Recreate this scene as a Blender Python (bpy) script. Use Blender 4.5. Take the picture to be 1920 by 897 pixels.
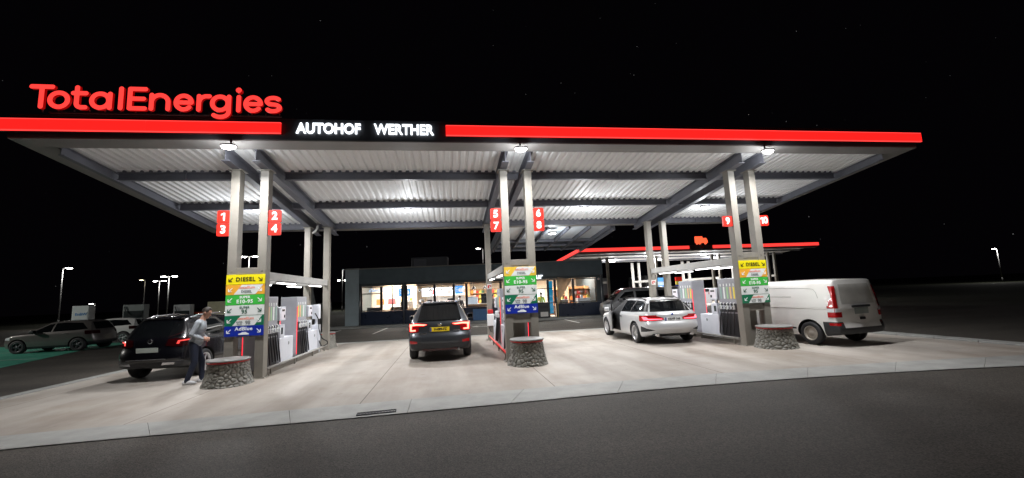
import bpy, bmesh, math, random
import numpy as np
from mathutils import Vector, Matrix
random.seed(4); rng = np.random.default_rng(7)
PI = math.pi
for _o in list(bpy.data.objects): bpy.data.objects.remove(_o)
SC = bpy.context.scene
COL = SC.collection

# ---------------------------------------------------------------- camera
cam = bpy.data.cameras.new('camera'); CAM = bpy.data.objects.new('camera', cam); COL.objects.link(CAM)
cam.sensor_fit = 'HORIZONTAL'; cam.sensor_width = 36.0; cam.lens = 790.93 / 1920 * 36
cam.clip_start = 0.05; cam.clip_end = 3000
_r = Vector((0.98879818, -0.14310233, -0.04242507)); _u = Vector((0.02306449, -0.1343307, 0.9906681)); _w = Vector((0.1474659, 0.98054933, 0.12952537))
CAM.matrix_world = Matrix(((_r.x, _u.x, -_w.x, 0), (_r.y, _u.y, -_w.y, 0), (_r.z, _u.z, -_w.z, 1.72), (0, 0, 0, 1)))
SC.camera = CAM

# ---------------------------------------------------------------- night sky
W = bpy.data.worlds.new('World'); SC.world = W; W.use_nodes = True
nt = W.node_tree; bg = nt.nodes['Background']
sky = nt.nodes.new('ShaderNodeTexSky'); sky.sky_type = 'NISHITA'; sky.sun_disc = False
sky.sun_elevation = math.radians(-8); sky.sun_rotation = math.radians(140)
tc = nt.nodes.new('ShaderNodeTexCoord'); vo = nt.nodes.new('ShaderNodeTexVoronoi'); vo.inputs['Scale'].default_value = 55
nt.links.new(tc.outputs['Generated'], vo.inputs['Vector'])
cr = nt.nodes.new('ShaderNodeMapRange'); cr.inputs['From Min'].default_value = 0.030; cr.inputs['From Max'].default_value = 0.012
cr.inputs['To Min'].default_value = 0; cr.inputs['To Max'].default_value = 1
nt.links.new(vo.outputs['Distance'], cr.inputs['Value'])
sp = nt.nodes.new('ShaderNodeSeparateColor'); nt.links.new(vo.outputs['Color'], sp.inputs['Color'])
pw = nt.nodes.new('ShaderNodeMath'); pw.operation = 'POWER'; pw.inputs[1].default_value = 3.0; nt.links.new(sp.outputs[0], pw.inputs[0])
ml = nt.nodes.new('ShaderNodeMath'); ml.operation = 'MULTIPLY'; nt.links.new(cr.outputs[0], ml.inputs[0]); nt.links.new(pw.outputs[0], ml.inputs[1])
m2 = nt.nodes.new('ShaderNodeMath'); m2.operation = 'MULTIPLY'; m2.inputs[1].default_value = 0.6; nt.links.new(ml.outputs[0], m2.inputs[0])
SKYK = 0.02
vm = nt.nodes.new('ShaderNodeVectorMath'); vm.operation = 'SCALE'; vm.inputs['Scale'].default_value = SKYK
nt.links.new(sky.outputs[0], vm.inputs[0])
va = nt.nodes.new('ShaderNodeVectorMath'); va.operation = 'ADD'; nt.links.new(vm.outputs[0], va.inputs[0]); nt.links.new(m2.outputs[0], va.inputs[1])
vb = nt.nodes.new('ShaderNodeVectorMath'); vb.operation = 'ADD'; vb.inputs[1].default_value = (.0009, .0007, .0011)
nt.links.new(va.outputs[0], vb.inputs[0]); nt.links.new(vb.outputs[0], bg.inputs['Color']); bg.inputs['Strength'].default_value = 1.0
W.cycles.sampling_method = 'NONE'

# ---------------------------------------------------------------- exposure
SC.view_settings.view_transform = 'Standard'; SC.view_settings.look = 'None'
SC.view_settings.exposure = 0.0; SC.view_settings.gamma = 1.0; SC.view_settings.use_curve_mapping = False
SC.render.engine = 'CYCLES'
SC.cycles.use_denoising = True
SC.cycles.max_bounces = 7; SC.cycles.diffuse_bounces = 4; SC.cycles.glossy_bounces = 3; SC.cycles.transmission_bounces = 3
SC.cycles.transparent_max_bounces = 10
SC.cycles.sample_clamp_indirect = 6.0
SC.cycles.caustics_reflective = False; SC.cycles.caustics_refractive = False

LAMP_W = 435.0       # one canopy lamp
SHOP_W = 680.0       # one shop ceiling light

# ---------------------------------------------------------------- materials
MATS = {}
def M(name, col=(.5, .5, .5), rough=.5, metal=0., spec=.5, coat=0., em=None, es=0., ns=None, na=.2, bump=0., bs=40., col2=None, stretch=None):
    if name in MATS: return MATS[name]
    m = bpy.data.materials.new(name); m.use_nodes = True; MATS[name] = m
    t = m.node_tree; b = t.nodes['Principled BSDF']
    b.inputs['Base Color'].default_value = (*col, 1); b.inputs['Roughness'].default_value = rough
    b.inputs['Metallic'].default_value = metal; b.inputs['Specular IOR Level'].default_value = spec
    b.inputs['Coat Weight'].default_value = coat; b.inputs['Coat Roughness'].default_value = .04
    if em: b.inputs['Emission Color'].default_value = (*em, 1); b.inputs['Emission Strength'].default_value = es
    if ns or bump:
        tc = t.nodes.new('ShaderNodeTexCoord'); src = tc.outputs['Object']
        if stretch:
            mp = t.nodes.new('ShaderNodeMapping'); mp.inputs['Scale'].default_value = stretch; t.links.new(src, mp.inputs[0]); src = mp.outputs[0]
    if ns:
        n = t.nodes.new('ShaderNodeTexNoise'); n.inputs['Scale'].default_value = ns; n.inputs['Detail'].default_value = 6; n.inputs['Roughness'].default_value = .62
        t.links.new(src, n.inputs['Vector'])
        r = t.nodes.new('ShaderNodeValToRGB'); r.color_ramp.elements[0].position = .3; r.color_ramp.elements[1].position = .7
        c2 = col2 or tuple(max(0, c * (1 - na)) for c in col); c1 = tuple(min(1, c * (1 + na * .6)) for c in col)
        r.color_ramp.elements[0].color = (*c2, 1); r.color_ramp.elements[1].color = (*c1, 1)
        t.links.new(n.outputs['Fac'], r.inputs[0]); t.links.new(r.outputs[0], b.inputs['Base Color'])
        mr = t.nodes.new('ShaderNodeMapRange'); mr.inputs['To Min'].default_value = max(0, rough - .12); mr.inputs['To Max'].default_value = min(1, rough + .12)
        t.links.new(n.outputs['Fac'], mr.inputs['Value']); t.links.new(mr.outputs[0], b.inputs['Roughness'])
    if bump:
        n2 = t.nodes.new('ShaderNodeTexNoise'); n2.inputs['Scale'].default_value = bs; n2.inputs['Detail'].default_value = 4
        t.links.new(src, n2.inputs['Vector'])
        bp = t.nodes.new('ShaderNodeBump'); bp.inputs['Strength'].default_value = bump; bp.inputs['Distance'].default_value = .02
        t.links.new(n2.outputs['Fac'], bp.inputs['Height']); t.links.new(bp.outputs[0], b.inputs['Normal'])
    return m
def EM(name, col, s):
    return M(name, (.02, .02, .02), rough=.4, em=col, es=s)
def GLASS(name, tint=(.9, .95, 1), refl=.10):
    if name in MATS: return MATS[name]
    m = bpy.data.materials.new(name); m.use_nodes = True; MATS[name] = m; t = m.node_tree
    t.nodes.remove(t.nodes['Principled BSDF']); o = t.nodes['Material Output']
    tr = t.nodes.new('ShaderNodeBsdfTransparent'); tr.inputs[0].default_value = (*tint, 1)
    gl = t.nodes.new('ShaderNodeBsdfGlossy'); gl.inputs['Roughness'].default_value = .03
    fr = t.nodes.new('ShaderNodeFresnel'); fr.inputs[0].default_value = 1.5
    ad = t.nodes.new('ShaderNodeMath'); ad.operation = 'ADD'; ad.inputs[1].default_value = refl - .04; t.links.new(fr.outputs[0], ad.inputs[0])
    mx = t.nodes.new('ShaderNodeMixShader'); t.links.new(ad.outputs[0], mx.inputs[0]); t.links.new(tr.outputs[0], mx.inputs[1]); t.links.new(gl.outputs[0], mx.inputs[2])
    t.links.new(mx.outputs[0], o.inputs[0]); return m

# concrete slab with cast joints, tyre dirt and stains
def concrete():
    m = bpy.data.materials.new('forecourt concrete'); m.use_nodes = True; t = m.node_tree; b = t.nodes['Principled BSDF']
    tc = t.nodes.new('ShaderNodeTexCoord')
    def noise(sc, det=5, st=None, ro=.6):
        n = t.nodes.new('ShaderNodeTexNoise'); n.inputs['Scale'].default_value = sc; n.inputs['Detail'].default_value = det; n.inputs['Roughness'].default_value = ro
        src = tc.outputs['Object']
        if st:
            mp = t.nodes.new('ShaderNodeMapping'); mp.inputs['Scale'].default_value = st; t.links.new(src, mp.inputs[0]); src = mp.outputs[0]
        t.links.new(src, n.inputs['Vector']); return n.outputs['Fac']
    def ramp(f, a, b_, c0, c1):
        r = t.nodes.new('ShaderNodeValToRGB'); r.color_ramp.elements[0].position = a; r.color_ramp.elements[1].position = b_
        r.color_ramp.elements[0].color = (*c0, 1); r.color_ramp.elements[1].color = (*c1, 1); t.links.new(f, r.inputs[0]); return r.outputs[0]
    def mul(a, b_, f=1.0):
        x = t.nodes.new('ShaderNodeMix'); x.data_type = 'RGBA'; x.blend_type = 'MULTIPLY'; x.inputs[0].default_value = f
        t.links.new(a, x.inputs[6]); t.links.new(b_, x.inputs[7]); return x.outputs[2]
    c = ramp(noise(.55), .35, .68, (.40, .365, .325), (.485, .446, .40))
    c = mul(c, ramp(noise(.9, 6, (1, .16, 1)), .36, .62, (.60, .56, .52), (1, 1, 1)), .75)
    c = mul(c, ramp(noise(5.5, 3), .27, .34, (.62, .58, .55), (1, 1, 1)), .6)
    c = mul(c, ramp(noise(.33, 3), .40, .46, (.88, .85, .82), (1, 1, 1)), .8)
    c = mul(c, ramp(noise(2.6, 7), .30, .52, (.88, .86, .84), (1, 1, 1)), .6)
    c = mul(c, ramp(noise(95, 3), .3, .7, (.82, .82, .82), (1.0, 1.0, 1.0)), .7)
    sx = t.nodes.new('ShaderNodeSeparateXYZ'); t.links.new(tc.outputs['Object'], sx.inputs[0])
    def joints(o, off, per, wdt):
        a = t.nodes.new('ShaderNodeMath'); a.operation = 'ADD'; a.inputs[1].default_value = -off + 100 * per + wdt / 2; t.links.new(o, a.inputs[0])
        w_ = t.nodes.new('ShaderNodeMath'); w_.operation = 'MODULO'; w_.inputs[1].default_value = per; t.links.new(a.outputs[0], w_.inputs[0])
        g = t.nodes.new('ShaderNodeMath'); g.operation = 'GREATER_THAN'; g.inputs[1].default_value = wdt; t.links.new(w_.outputs[0], g.inputs[0]); return g.outputs[0]
    j = t.nodes.new('ShaderNodeMath'); j.operation = 'MULTIPLY'; t.links.new(joints(sx.outputs[0], 1.87, 3.42, .016), j.inputs[0]); t.links.new(joints(sx.outputs[1], 13.0, 5.6, .014), j.inputs[1])
    jr = ramp(j.outputs[0], 0, 1, (.30, .28, .26), (1, 1, 1)); c = mul(c, jr, 1)
    t.links.new(c, b.inputs['Base Color']); b.inputs['Roughness'].default_value = .62; b.inputs['Specular IOR Level'].default_value = .35
    bp = t.nodes.new('ShaderNodeBump'); bp.inputs['Strength'].default_value = .25; bp.inputs['Distance'].default_value = .004
    t.links.new(noise(180, 3), bp.inputs['Height']); t.links.new(bp.outputs[0], b.inputs['Normal'])
    MATS['concrete'] = m; return m
def asphalt(name, lo, hi, grain=1.):
    m = bpy.data.materials.new(name); m.use_nodes = True; t = m.node_tree; b = t.nodes['Principled BSDF']; MATS[name] = m
    tc = t.nodes.new('ShaderNodeTexCoord')
    def noise(sc, det=5, st=None):
        n = t.nodes.new('ShaderNodeTexNoise'); n.inputs['Scale'].default_value = sc; n.inputs['Detail'].default_value = det
        src = tc.outputs['Object']
        if st:
            mp = t.nodes.new('ShaderNodeMapping'); mp.inputs['Scale'].default_value = st; t.links.new(src, mp.inputs[0]); src = mp.outputs[0]
        t.links.new(src, n.inputs['Vector']); return n.outputs['Fac']
    r = t.nodes.new('ShaderNodeValToRGB'); r.color_ramp.elements[0].position = .3; r.color_ramp.elements[1].position = .7
    r.color_ramp.elements[0].color = (*lo, 1); r.color_ramp.elements[1].color = (*hi, 1); t.links.new(noise(.6, 6, (.25, 1, 1)), r.inputs[0])
    v = t.nodes.new('ShaderNodeTexVoronoi'); v.inputs['Scale'].default_value = 75; t.links.new(tc.outputs['Object'], v.inputs['Vector'])
    s2 = t.nodes.new('ShaderNodeSeparateColor'); t.links.new(v.outputs['Color'], s2.inputs[0])
    r2 = t.nodes.new('ShaderNodeMapRange'); r2.inputs['To Min'].default_value = .45; r2.inputs['To Max'].default_value = 1.9; t.links.new(s2.outputs[0], r2.inputs['Value'])
    x = t.nodes.new('ShaderNodeVectorMath'); x.operation = 'SCALE'; t.links.new(r.outputs[0], x.inputs[0]); t.links.new(r2.outputs[0], x.inputs['Scale'])
    t.links.new(x.outputs[0], b.inputs['Base Color']); b.inputs['Roughness'].default_value = .75; b.inputs['Specular IOR Level'].default_value = .3
    bp = t.nodes.new('ShaderNodeBump'); bp.inputs['Strength'].default_value = .5 * grain; bp.inputs['Distance'].default_value = .006
    t.links.new(v.outputs['Distance'], bp.inputs['Height']); t.links.new(bp.outputs[0], b.inputs['Normal'])
    return m

M('steel', (.25, .232, .20), .5, ns=3, na=.14, bump=.05, bs=60)
M('steel light', (.42, .415, .395), .5, ns=3, na=.12)
M('beam grey', (.155, .16, .19), .5, ns=4, na=.15)
M('fascia', (.07, .074, .085), .45, ns=2, na=.2)
M('edge panel', (.27, .26, .25), .5, ns=2, na=.12)
M('sheet', (.90, .905, .91), .55, ns=.7, na=.06)
M('roofing', (.1, .1, .11), .7)
M('black', (.012, .012, .014), .5)
M('rubber', (.018, .018, .02), .65, ns=30, na=.3)
M('dark plastic', (.03, .031, .034), .55, ns=20, na=.2)
M('white paint', (.8, .8, .79), .4, ns=3, na=.08)
M('chrome', (.75, .75, .77), .18, 1.0)
M('alu', (.55, .55, .57), .35, .9, ns=12, na=.12)
M('red paint', (.55, .02, .02), .35)
EM('red light', (1, .012, .010), 1.5)
EM('red letter', (1, .048, .04), 1.4)
EM('red return', (1, .0, .0), .30)
EM('red rim', (1, .05, .045), 1.6)
EM('white letter', (.9, .95, 1), 2.2)
EM('lamp', (1, .97, .93), 30)
EM('tube', (1, .98, .95), 5)

# ---------------------------------------------------------------- mesh helpers
def setp(o, label=None, cat=None, group=None, kind=None):
    if label: o['label'] = label
    if cat: o['category'] = cat
    if group: o['group'] = group
    if kind: o['kind'] = kind
    return o
def thing(name, label, cat, loc=(0, 0, 0), rz=0., group=None):
    o = bpy.data.objects.new(name, None); COL.objects.link(o); o.location = loc; o.rotation_euler = (0, 0, rz); o.empty_display_size = .2
    return setp(o, label, cat, group)
def link(name, me, parent=None, mats=None):
    o = bpy.data.objects.new(name, me); COL.objects.link(o)
    if mats:
        if len(me.materials): me.materials.clear()
        for m in (mats if isinstance(mats, (list, tuple)) else [mats]): me.materials.append(MATS[m] if isinstance(m, str) else m)
    if parent: o.parent = parent
    return o
class B:
    """collects shapes for one mesh object"""
    def __init__(s): s.bm = bmesh.new(); s.mi = 0
    def _fin(s, n0):
        s.bm.faces.ensure_lookup_table()
        for f in s.bm.faces[n0:]: f.material_index = s.mi
    def box(s, x0, x1, y0, y1, z0, z1, bev=0., mat=None):
        n0 = len(s.bm.faces)
        r = bmesh.ops.create_cube(s.bm, size=1)
        Mx = Matrix.Translation(((x0 + x1) / 2, (y0 + y1) / 2, (z0 + z1) / 2)) @ Matrix.Diagonal((abs(x1 - x0), abs(y1 - y0), abs(z1 - z0), 1))
        if mat is not None: Mx = mat @ Mx
        bmesh.ops.transform(s.bm, matrix=Mx, verts=r['verts'])
        if bev:
            es = list({e for v in r['verts'] for e in v.link_edges})
            bmesh.ops.bevel(s.bm, geom=es, offset=bev, segments=2, profile=.5, affect='EDGES')
        s._fin(n0); return s
    def hexa(s, c):   # 8 corners: bottom 4 ccw, top 4 ccw
        n0 = len(s.bm.faces); v = [s.bm.verts.new(p) for p in c]
        for q in ((3, 2, 1, 0), (4, 5, 6, 7), (0, 1, 5, 4), (1, 2, 6, 5), (2, 3, 7, 6), (3, 0, 4, 7)): s.bm.faces.new([v[i] for i in q])
        s._fin(n0); return s
    def beam(s, p0, p1, w, h, up=(0, 0, 1)):  # box from p0 to p1 whose top centre line is p0-p1
        p0, p1 = Vector(p0), Vector(p1); d = (p1 - p0); L = d.length; d.normalize()
        sd = d.cross(Vector(up)).normalized(); u = sd.cross(d)
        Mx = Matrix(((sd.x, d.x, u.x, p0.x), (sd.y, d.y, u.y, p0.y), (sd.z, d.z, u.z, p0.z), (0, 0, 0, 1)))
        return s.box(-w / 2, w / 2, 0, L, -h, 0, mat=Mx)
    def ibeam(s, p0, p1, w, h, tf=.018, tw=.012):
        p0, p1 = Vector(p0), Vector(p1)
        s.beam(p0, p1, w, tf); s.beam(p0 - Vector((0, 0, tf)), p1 - Vector((0, 0, tf)), tw, h - 2 * tf)
        s.beam(p0 - Vector((0, 0, h - tf)), p1 - Vector((0, 0, h - tf)), w, tf); return s
    def prism(s, pts, a, b, axis='y', mat=None):
        """polygon pts extruded from a to b along axis; pts are the two other coordinates in xyz order"""
        n0 = len(s.bm.faces)
        def P(p, t): return {'x': (t, p[0], p[1]), 'y': (p[0], t, p[1]), 'z': (p[0], p[1], t)}[axis]
        va = [s.bm.verts.new(P(p, a)) for p in pts]; vb = [s.bm.verts.new(P(p, b)) for p in pts]
        fs = [s.bm.faces.new(va), s.bm.faces.new(vb[::-1])]
        n = len(pts)
        for i in range(n): fs.append(s.bm.faces.new((va[i], vb[i], vb[(i + 1) % n], va[(i + 1) % n])))
        bmesh.ops.recalc_face_normals(s.bm, faces=fs)
        if mat is not None: bmesh.ops.transform(s.bm, matrix=mat, verts=va + vb)
        s._fin(n0); return s
    def cyl(s, p0, p1, r0, r1=None, n=16, caps=True):
        n0 = len(s.bm.faces); r1 = r0 if r1 is None else r1
        p0, p1 = Vector(p0), Vector(p1); d = (p1 - p0).normalized()
        a = d.orthogonal().normalized(); c = d.cross(a)
        A = [s.bm.verts.new(p0 + r0 * (math.cos(2 * PI * i / n) * a + math.sin(2 * PI * i / n) * c)) for i in range(n)]
        Bv = [s.bm.verts.new(p1 + r1 * (math.cos(2 * PI * i / n) * a + math.sin(2 * PI * i / n) * c)) for i in range(n)]
        for i in range(n):
            f = s.bm.faces.new((A[i], A[(i + 1) % n], Bv[(i + 1) % n], Bv[i])); f.smooth = True
        if caps: s.bm.faces.new(A[::-1]); s.bm.faces.new(Bv)
        s._fin(n0); return s
    def tube(s, pts, r, n=8):
        n0 = len(s.bm.faces); pts = [Vector(p) for p in pts]; rings = []
        d0 = (pts[1] - pts[0]).normalized(); a = d0.orthogonal().normalized()
        for i, p in enumerate(pts):
            d = ((pts[min(i + 1, len(pts) - 1)] - pts[max(i - 1, 0)])).normalized()
            a = (a - d * a.dot(d)).normalized(); c = d.cross(a)
            rr = r[i] if isinstance(r, (list, tuple)) else r
            rings.append([s.bm.verts.new(p + rr * (math.cos(2 * PI * k / n) * a + math.sin(2 * PI * k / n) * c)) for k in range(n)])
        for i in range(len(rings) - 1):
            for k in range(n):
                f = s.bm.faces.new((rings[i][k], rings[i][(k + 1) % n], rings[i + 1][(k + 1) % n], rings[i + 1][k])); f.smooth = True
        s.bm.faces.new(rings[0][::-1]); s.bm.faces.new(rings[-1]); s._fin(n0); return s
    def lathe(s, prof, n=32, mat=None, sx=1., sy=1., smooth=True):
        n0 = len(s.bm.faces); rings = []; allv = []
        for (r, z) in prof:
            if r < 1e-5: ring = [s.bm.verts.new((0, 0, z))]
            else: ring = [s.bm.verts.new((sx * r * math.cos(2 * PI * k / n), sy * r * math.sin(2 * PI * k / n), z)) for k in range(n)]
            rings.append(ring); allv += ring
        for a, b_ in zip(rings[:-1], rings[1:]):
            for k in range(n):
                k2 = (k + 1) % n
                if len(a) == 1 and len(b_) == 1: continue
                if len(a) == 1: f = s.bm.faces.new((a[0], b_[k2], b_[k]))
                elif len(b_) == 1: f = s.bm.faces.new((a[k], a[k2], b_[0]))
                else: f = s.bm.faces.new((a[k], a[k2], b_[k2], b_[k]))
                f.smooth = smooth
        if mat is not None: bmesh.ops.transform(s.bm, matrix=mat, verts=allv)
        s._fin(n0); return s
    def ball(s, c, rx, ry=None, rz=None, n=12):
        n0 = len(s.bm.faces); ry = ry or rx; rz = rz or rx
        r = bmesh.ops.create_uvsphere(s.bm, u_segments=n, v_segments=max(6, n // 2 + 2), radius=1)
        bmesh.ops.transform(s.bm, matrix=Matrix.Translation(c) @ Matrix.Diagonal((rx, ry, rz, 1)), verts=r['verts'])
        s.bm.faces.ensure_lookup_table()
        for f in s.bm.faces[n0:]: f.smooth = True
        s._fin(n0); return s
    def capsule(s, p0, p1, r0, r1, n=12):
        s.cyl(p0, p1, r0, r1, n); s.ball(p0, r0, n=n); s.ball(p1, r1, n=n); return s
    def mesh(s, me, Mx):
        n0 = len(s.bm.faces); nv = len(s.bm.verts); s.bm.from_mesh(me); s.bm.verts.ensure_lookup_table()
        bmesh.ops.transform(s.bm, matrix=Mx, verts=s.bm.verts[nv:]); s._fin(n0); return s
    def obj(s, name, mats, parent=None, loc=None):
        me = bpy.data.meshes.new(name); s.bm.normal_update(); s.bm.to_mesh(me); s.bm.free()
        o = link(name, me, parent, mats)
        if loc is not None: o.location = loc
        return o
def eval_mesh(o):
    dg = bpy.context.evaluated_depsgraph_get(); dg.update()
    return bpy.data.meshes.new_from_object(o.evaluated_get(dg), depsgraph=dg)
def text_mesh(body, size, ext=.004, bold=0., sx=1., space=1., align='CENTER'):
    """flat lettering in the xy plane, facing +z, centred"""
    c = bpy.data.curves.new('lettering', 'FONT'); c.body = body; c.size = size; c.extrude = ext; c.offset = bold
    c.align_x = align; c.align_y = 'CENTER'; c.space_character = space; c.resolution_u = 4
    o = bpy.data.objects.new('lettering', c); COL.objects.link(o); o.scale = (1, 1, 1)
    me = eval_mesh(o); bpy.data.objects.remove(o); bpy.data.curves.remove(c)
    if sx != 1.: me.transform(Matrix.Diagonal((sx, 1, 1, 1)))
    return me
FRONT = Matrix(((1, 0, 0, 0), (0, 0, -1, 0), (0, 1, 0, 0), (0, 0, 0, 1)))     # text plane -> faces -Y (towards the camera)
def face_front(x, y, z): return Matrix.Translation((x, y, z)) @ FRONT
def area(name, loc, power, sx, sy, col=(1, 1, 1), rot=(0, 0, 0), spread=180, parent=None):
    l = bpy.data.lights.new(name, 'AREA'); l.energy = power; l.color = col; l.shape = 'RECTANGLE'; l.size = sx; l.size_y = sy; l.spread = math.radians(spread)
    o = bpy.data.objects.new(name, l); COL.objects.link(o); o.location = loc; o.rotation_euler = rot
    if parent: o.parent = parent
    return o
def point(name, loc, power, r=.1, col=(1, 1, 1), parent=None, sf=1.):
    l = bpy.data.lights.new(name, 'POINT'); l.energy = power; l.color = col; l.shadow_soft_size = r; l.specular_factor = sf
    o = bpy.data.objects.new(name, l); COL.objects.link(o); o.location = loc
    if parent: o.parent = parent
    return o

# ================================================================ the setting
concrete(); asphalt('asphalt', (.030, .0265, .022), (.064, .056, .047)); asphalt('asphalt lot', (.045, .044, .044), (.07, .068, .066))
M('kerb stone', (.335, .338, .32), .65, ns=2.5, na=.22, bump=.3, bs=120)
M('verge', (.035, .04, .02), .9, ns=3, na=.5, bump=.8, bs=15)
M('line paint', (.62, .62, .60), .6, ns=9, na=.35)
M('green bay', (.07, .42, .29), .6, ns=1.3, na=.35, bump=.3, bs=120)
def sheet(name, pts, z, mat):
    bm = bmesh.new(); bm.faces.new([bm.verts.new((x, y, z)) for x, y in pts]); bmesh.ops.recalc_face_normals(bm, faces=bm.faces[:])
    if bm.faces[:][0].normal.z < 0: bmesh.ops.reverse_faces(bm, faces=bm.faces[:])
    me = bpy.data.meshes.new(name); bm.to_mesh(me); bm.free(); o = link(name, me, None, mat); o['kind'] = 'structure'; return o
sheet('ground', [(-1200, -60), (1200, -60), (1200, 1500), (-1200, 1500)], -.06, 'verge')
sheet('road', [(-70, -12), (60, -12), (44, 8), (30.5, 19.2), (27.4, 23.2), (23.2, 28.8), (38, 34.4), (60, 60), (-70, 60)], -.014, 'asphalt')
# concrete gutter strip along the front edge, gently curved in plan
kin = [(-14, 6.35), (-9.6, 6.98), (-6.5, 7.42), (-1.85, 7.68), (1.3, 7.86), (4.45, 7.93), (8.1, 7.80), (11.85, 7.46), (14.6, 6.95), (20, 5.6)]
kout = [(-13.2, 5.3), (-8.9, 6.14), (-5.85, 6.70), (-1.64, 6.84), (.93, 6.96), (3.94, 7.10), (7.23, 7.0), (10.5, 6.64), (13.2, 6.05), (18.6, 4.7)]
def dense(P, n=420):
    P = np.array(P, float); t = np.linspace(0, 1, len(P)); tt = np.linspace(0, 1, n)
    out = []
    for k in tt:
        i = min(int(k * (len(P) - 1)), len(P) - 2); f = k * (len(P) - 1) - i
        p0, p1, p2, p3 = P[max(i - 1, 0)], P[i], P[i + 1], P[min(i + 2, len(P) - 1)]
        out.append(.5 * (2 * p1 + (p2 - p0) * f + (2 * p0 - 5 * p1 + 4 * p2 - p3) * f * f + (3 * p1 - 3 * p2 + p3 - p0) * f ** 3))
    return np.array(out)
KI, KO = dense(kin), dense(kout)
sheet('forecourt', [tuple(p) for p in KI if -9.3 < p[0] < 13.3] + [(13.3, 18.55), (-9.3, 18.55)], 0.0, 'concrete')
b = B(); j0 = 0
acc = 0; seg = [0]; k0 = int(np.argmin(abs(KI[:, 0] + .72)))
arcl = np.concatenate([[0], np.cumsum(np.linalg.norm(np.diff(KI, axis=0), axis=1))]) ; arcl -= arcl[k0]
for q in range(-12, 14):
    i = int(np.argmin(abs(arcl - q * 1.96)))
    if 0 < i < len(KI) - 1 and i not in seg: seg.append(i)
seg = sorted(seg + [len(KI) - 1])
for a, c in zip(seg[:-1], seg[1:]):
    for i in range(a, c):
        def pt(P, i, sh): q = P[i]; nx = P[min(i + 1, len(P) - 1)] - P[max(i - 1, 0)]; nx = nx / np.linalg.norm(nx); return q + nx * sh
        s0 = .0035 if i == a else 0; s1 = -.0035 if i == c - 1 else 0
        A, Bq = pt(KO, i, s0), pt(KO, i + 1, s1); Cq, D = pt(KI, i + 1, s1), pt(KI, i, s0); Cq = Cq + (Bq - Cq) * .018; D = D + (A - D) * .018
        m1, m2_ = A * .94 + D * .06, Bq * .94 + Cq * .06
        b.hexa([(*A, -.06), (*Bq, -.06), (*m2_, -.06), (*m1, -.06), (*A, -.001), (*Bq, -.001), (*m2_, .006), (*m1, .006)])
        b.hexa([(*m1, -.06), (*m2_, -.06), (*Cq, -.06), (*D, -.06), (*m1, .006), (*m2_, .006), (*Cq, .004), (*D, .004)])
k = b.obj('kerb', 'kerb stone'); k['kind'] = 'structure'
# side kerbs of the slab
b = B()
for yy in np.arange(7.2, 18.4, 1.01): b.box(13.31, 13.75, yy, yy + .995, -.06, .035, bev=.01)
for yy in np.arange(8, 18.4, 1.01): b.box(-9.55, -9.31, yy, yy + .995, -.06, .012, bev=.008)
for xx in np.arange(-9.3, 13.2, 1.01): b.box(xx, xx + .995, 18.57, 18.87, -.06, .01, bev=.008)
k = b.obj('kerb', 'kerb stone'); k['kind'] = 'structure'
sheet('truck_forecourt', [(10.5, 34.5), (36.5, 34.5), (36.5, 46), (10.5, 46)], -.004, 'concrete')
sheet('charging_bay', [(-13.6, 14.2), (-15.0, 16.9), (-16.9, 22.6), (-16.4, 27), (-25, 28), (-25, 14.2)], -.009, 'green bay')
b = B()
SH0 = Vector((-6.9, 29.5, 0)); SHA = math.radians(-5.974)
SHM = Matrix.Translation(SH0) @ Matrix.Rotation(SHA, 4, 'Z')
def flat(b, x0, y0, x1, y1, w, z=-.009):
    d = Vector((x1 - x0, y1 - y0, 0)); n = Vector((-d.y, d.x, 0)).normalized() * w / 2
    v = [b.bm.verts.new((x0 + s * n.x, y0 + s * n.y, z)) for s in (1, -1)] + [b.bm.verts.new((x1 + s * n.x, y1 + s * n.y, z)) for s in (-1, 1)]
    f = b.bm.faces.new(v); f.normal_update()
    if f.normal.z < 0: f.normal_flip()
for x in (-9.5, -6.72, -3.98, 4.3, 7.04, 9.8): flat(b, x - .02, 23.0, x + .12, 27.3, .12)
flat(b, 1.2, 24.2, 2.1, 24.25, .14); flat(b, 1.15, 24.15, 1.5, 24.6, .14, -.005); flat(b, 1.15, 24.28, 1.5, 23.9, .14, -.001)
for yy in (17.2, 20.0, 23.4): flat(b, -26, yy + .6, -16.2, yy - .35, .11, -.005)
k = b.obj('parking_lines', 'line paint'); k['kind'] = 'structure'
b = B(); b.box(-.6, 17.9, -1.5, -.02, -.06, .10, bev=.015, mat=SHM)
k = b.obj('pavement', 'kerb stone'); k['kind'] = 'structure'
# drain grate in the gutter strip
M('cast iron', (.022, .022, .024), .75, .0, ns=30, na=.4)
g = thing('drain_grate', 'slotted dark iron drain grate set in the pale gutter strip at the road edge', 'drain', (-1.16, 7.0, .006), math.radians(4.5))
b = B(); b.box(-.29, .29, -.075, -.06, -.02, .012); b.box(-.29, .29, .06, .075, -.02, .012); b.box(-.29, -.275, -.06, .06, -.02, .012); b.box(.275, .29, -.06, .06, -.02, .012)
b.obj('frame', 'cast iron', g)
b = B()
for i in range(12): b.box(-.262 + i * .0455, -.247 + i * .0455, -.06, .06, -.015, .0085)
b.obj('bars', 'cast iron', g)
b = B(); b.box(-.27, .27, -.059, .059, .0012, .003); b.obj('pit', 'black', g)

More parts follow.
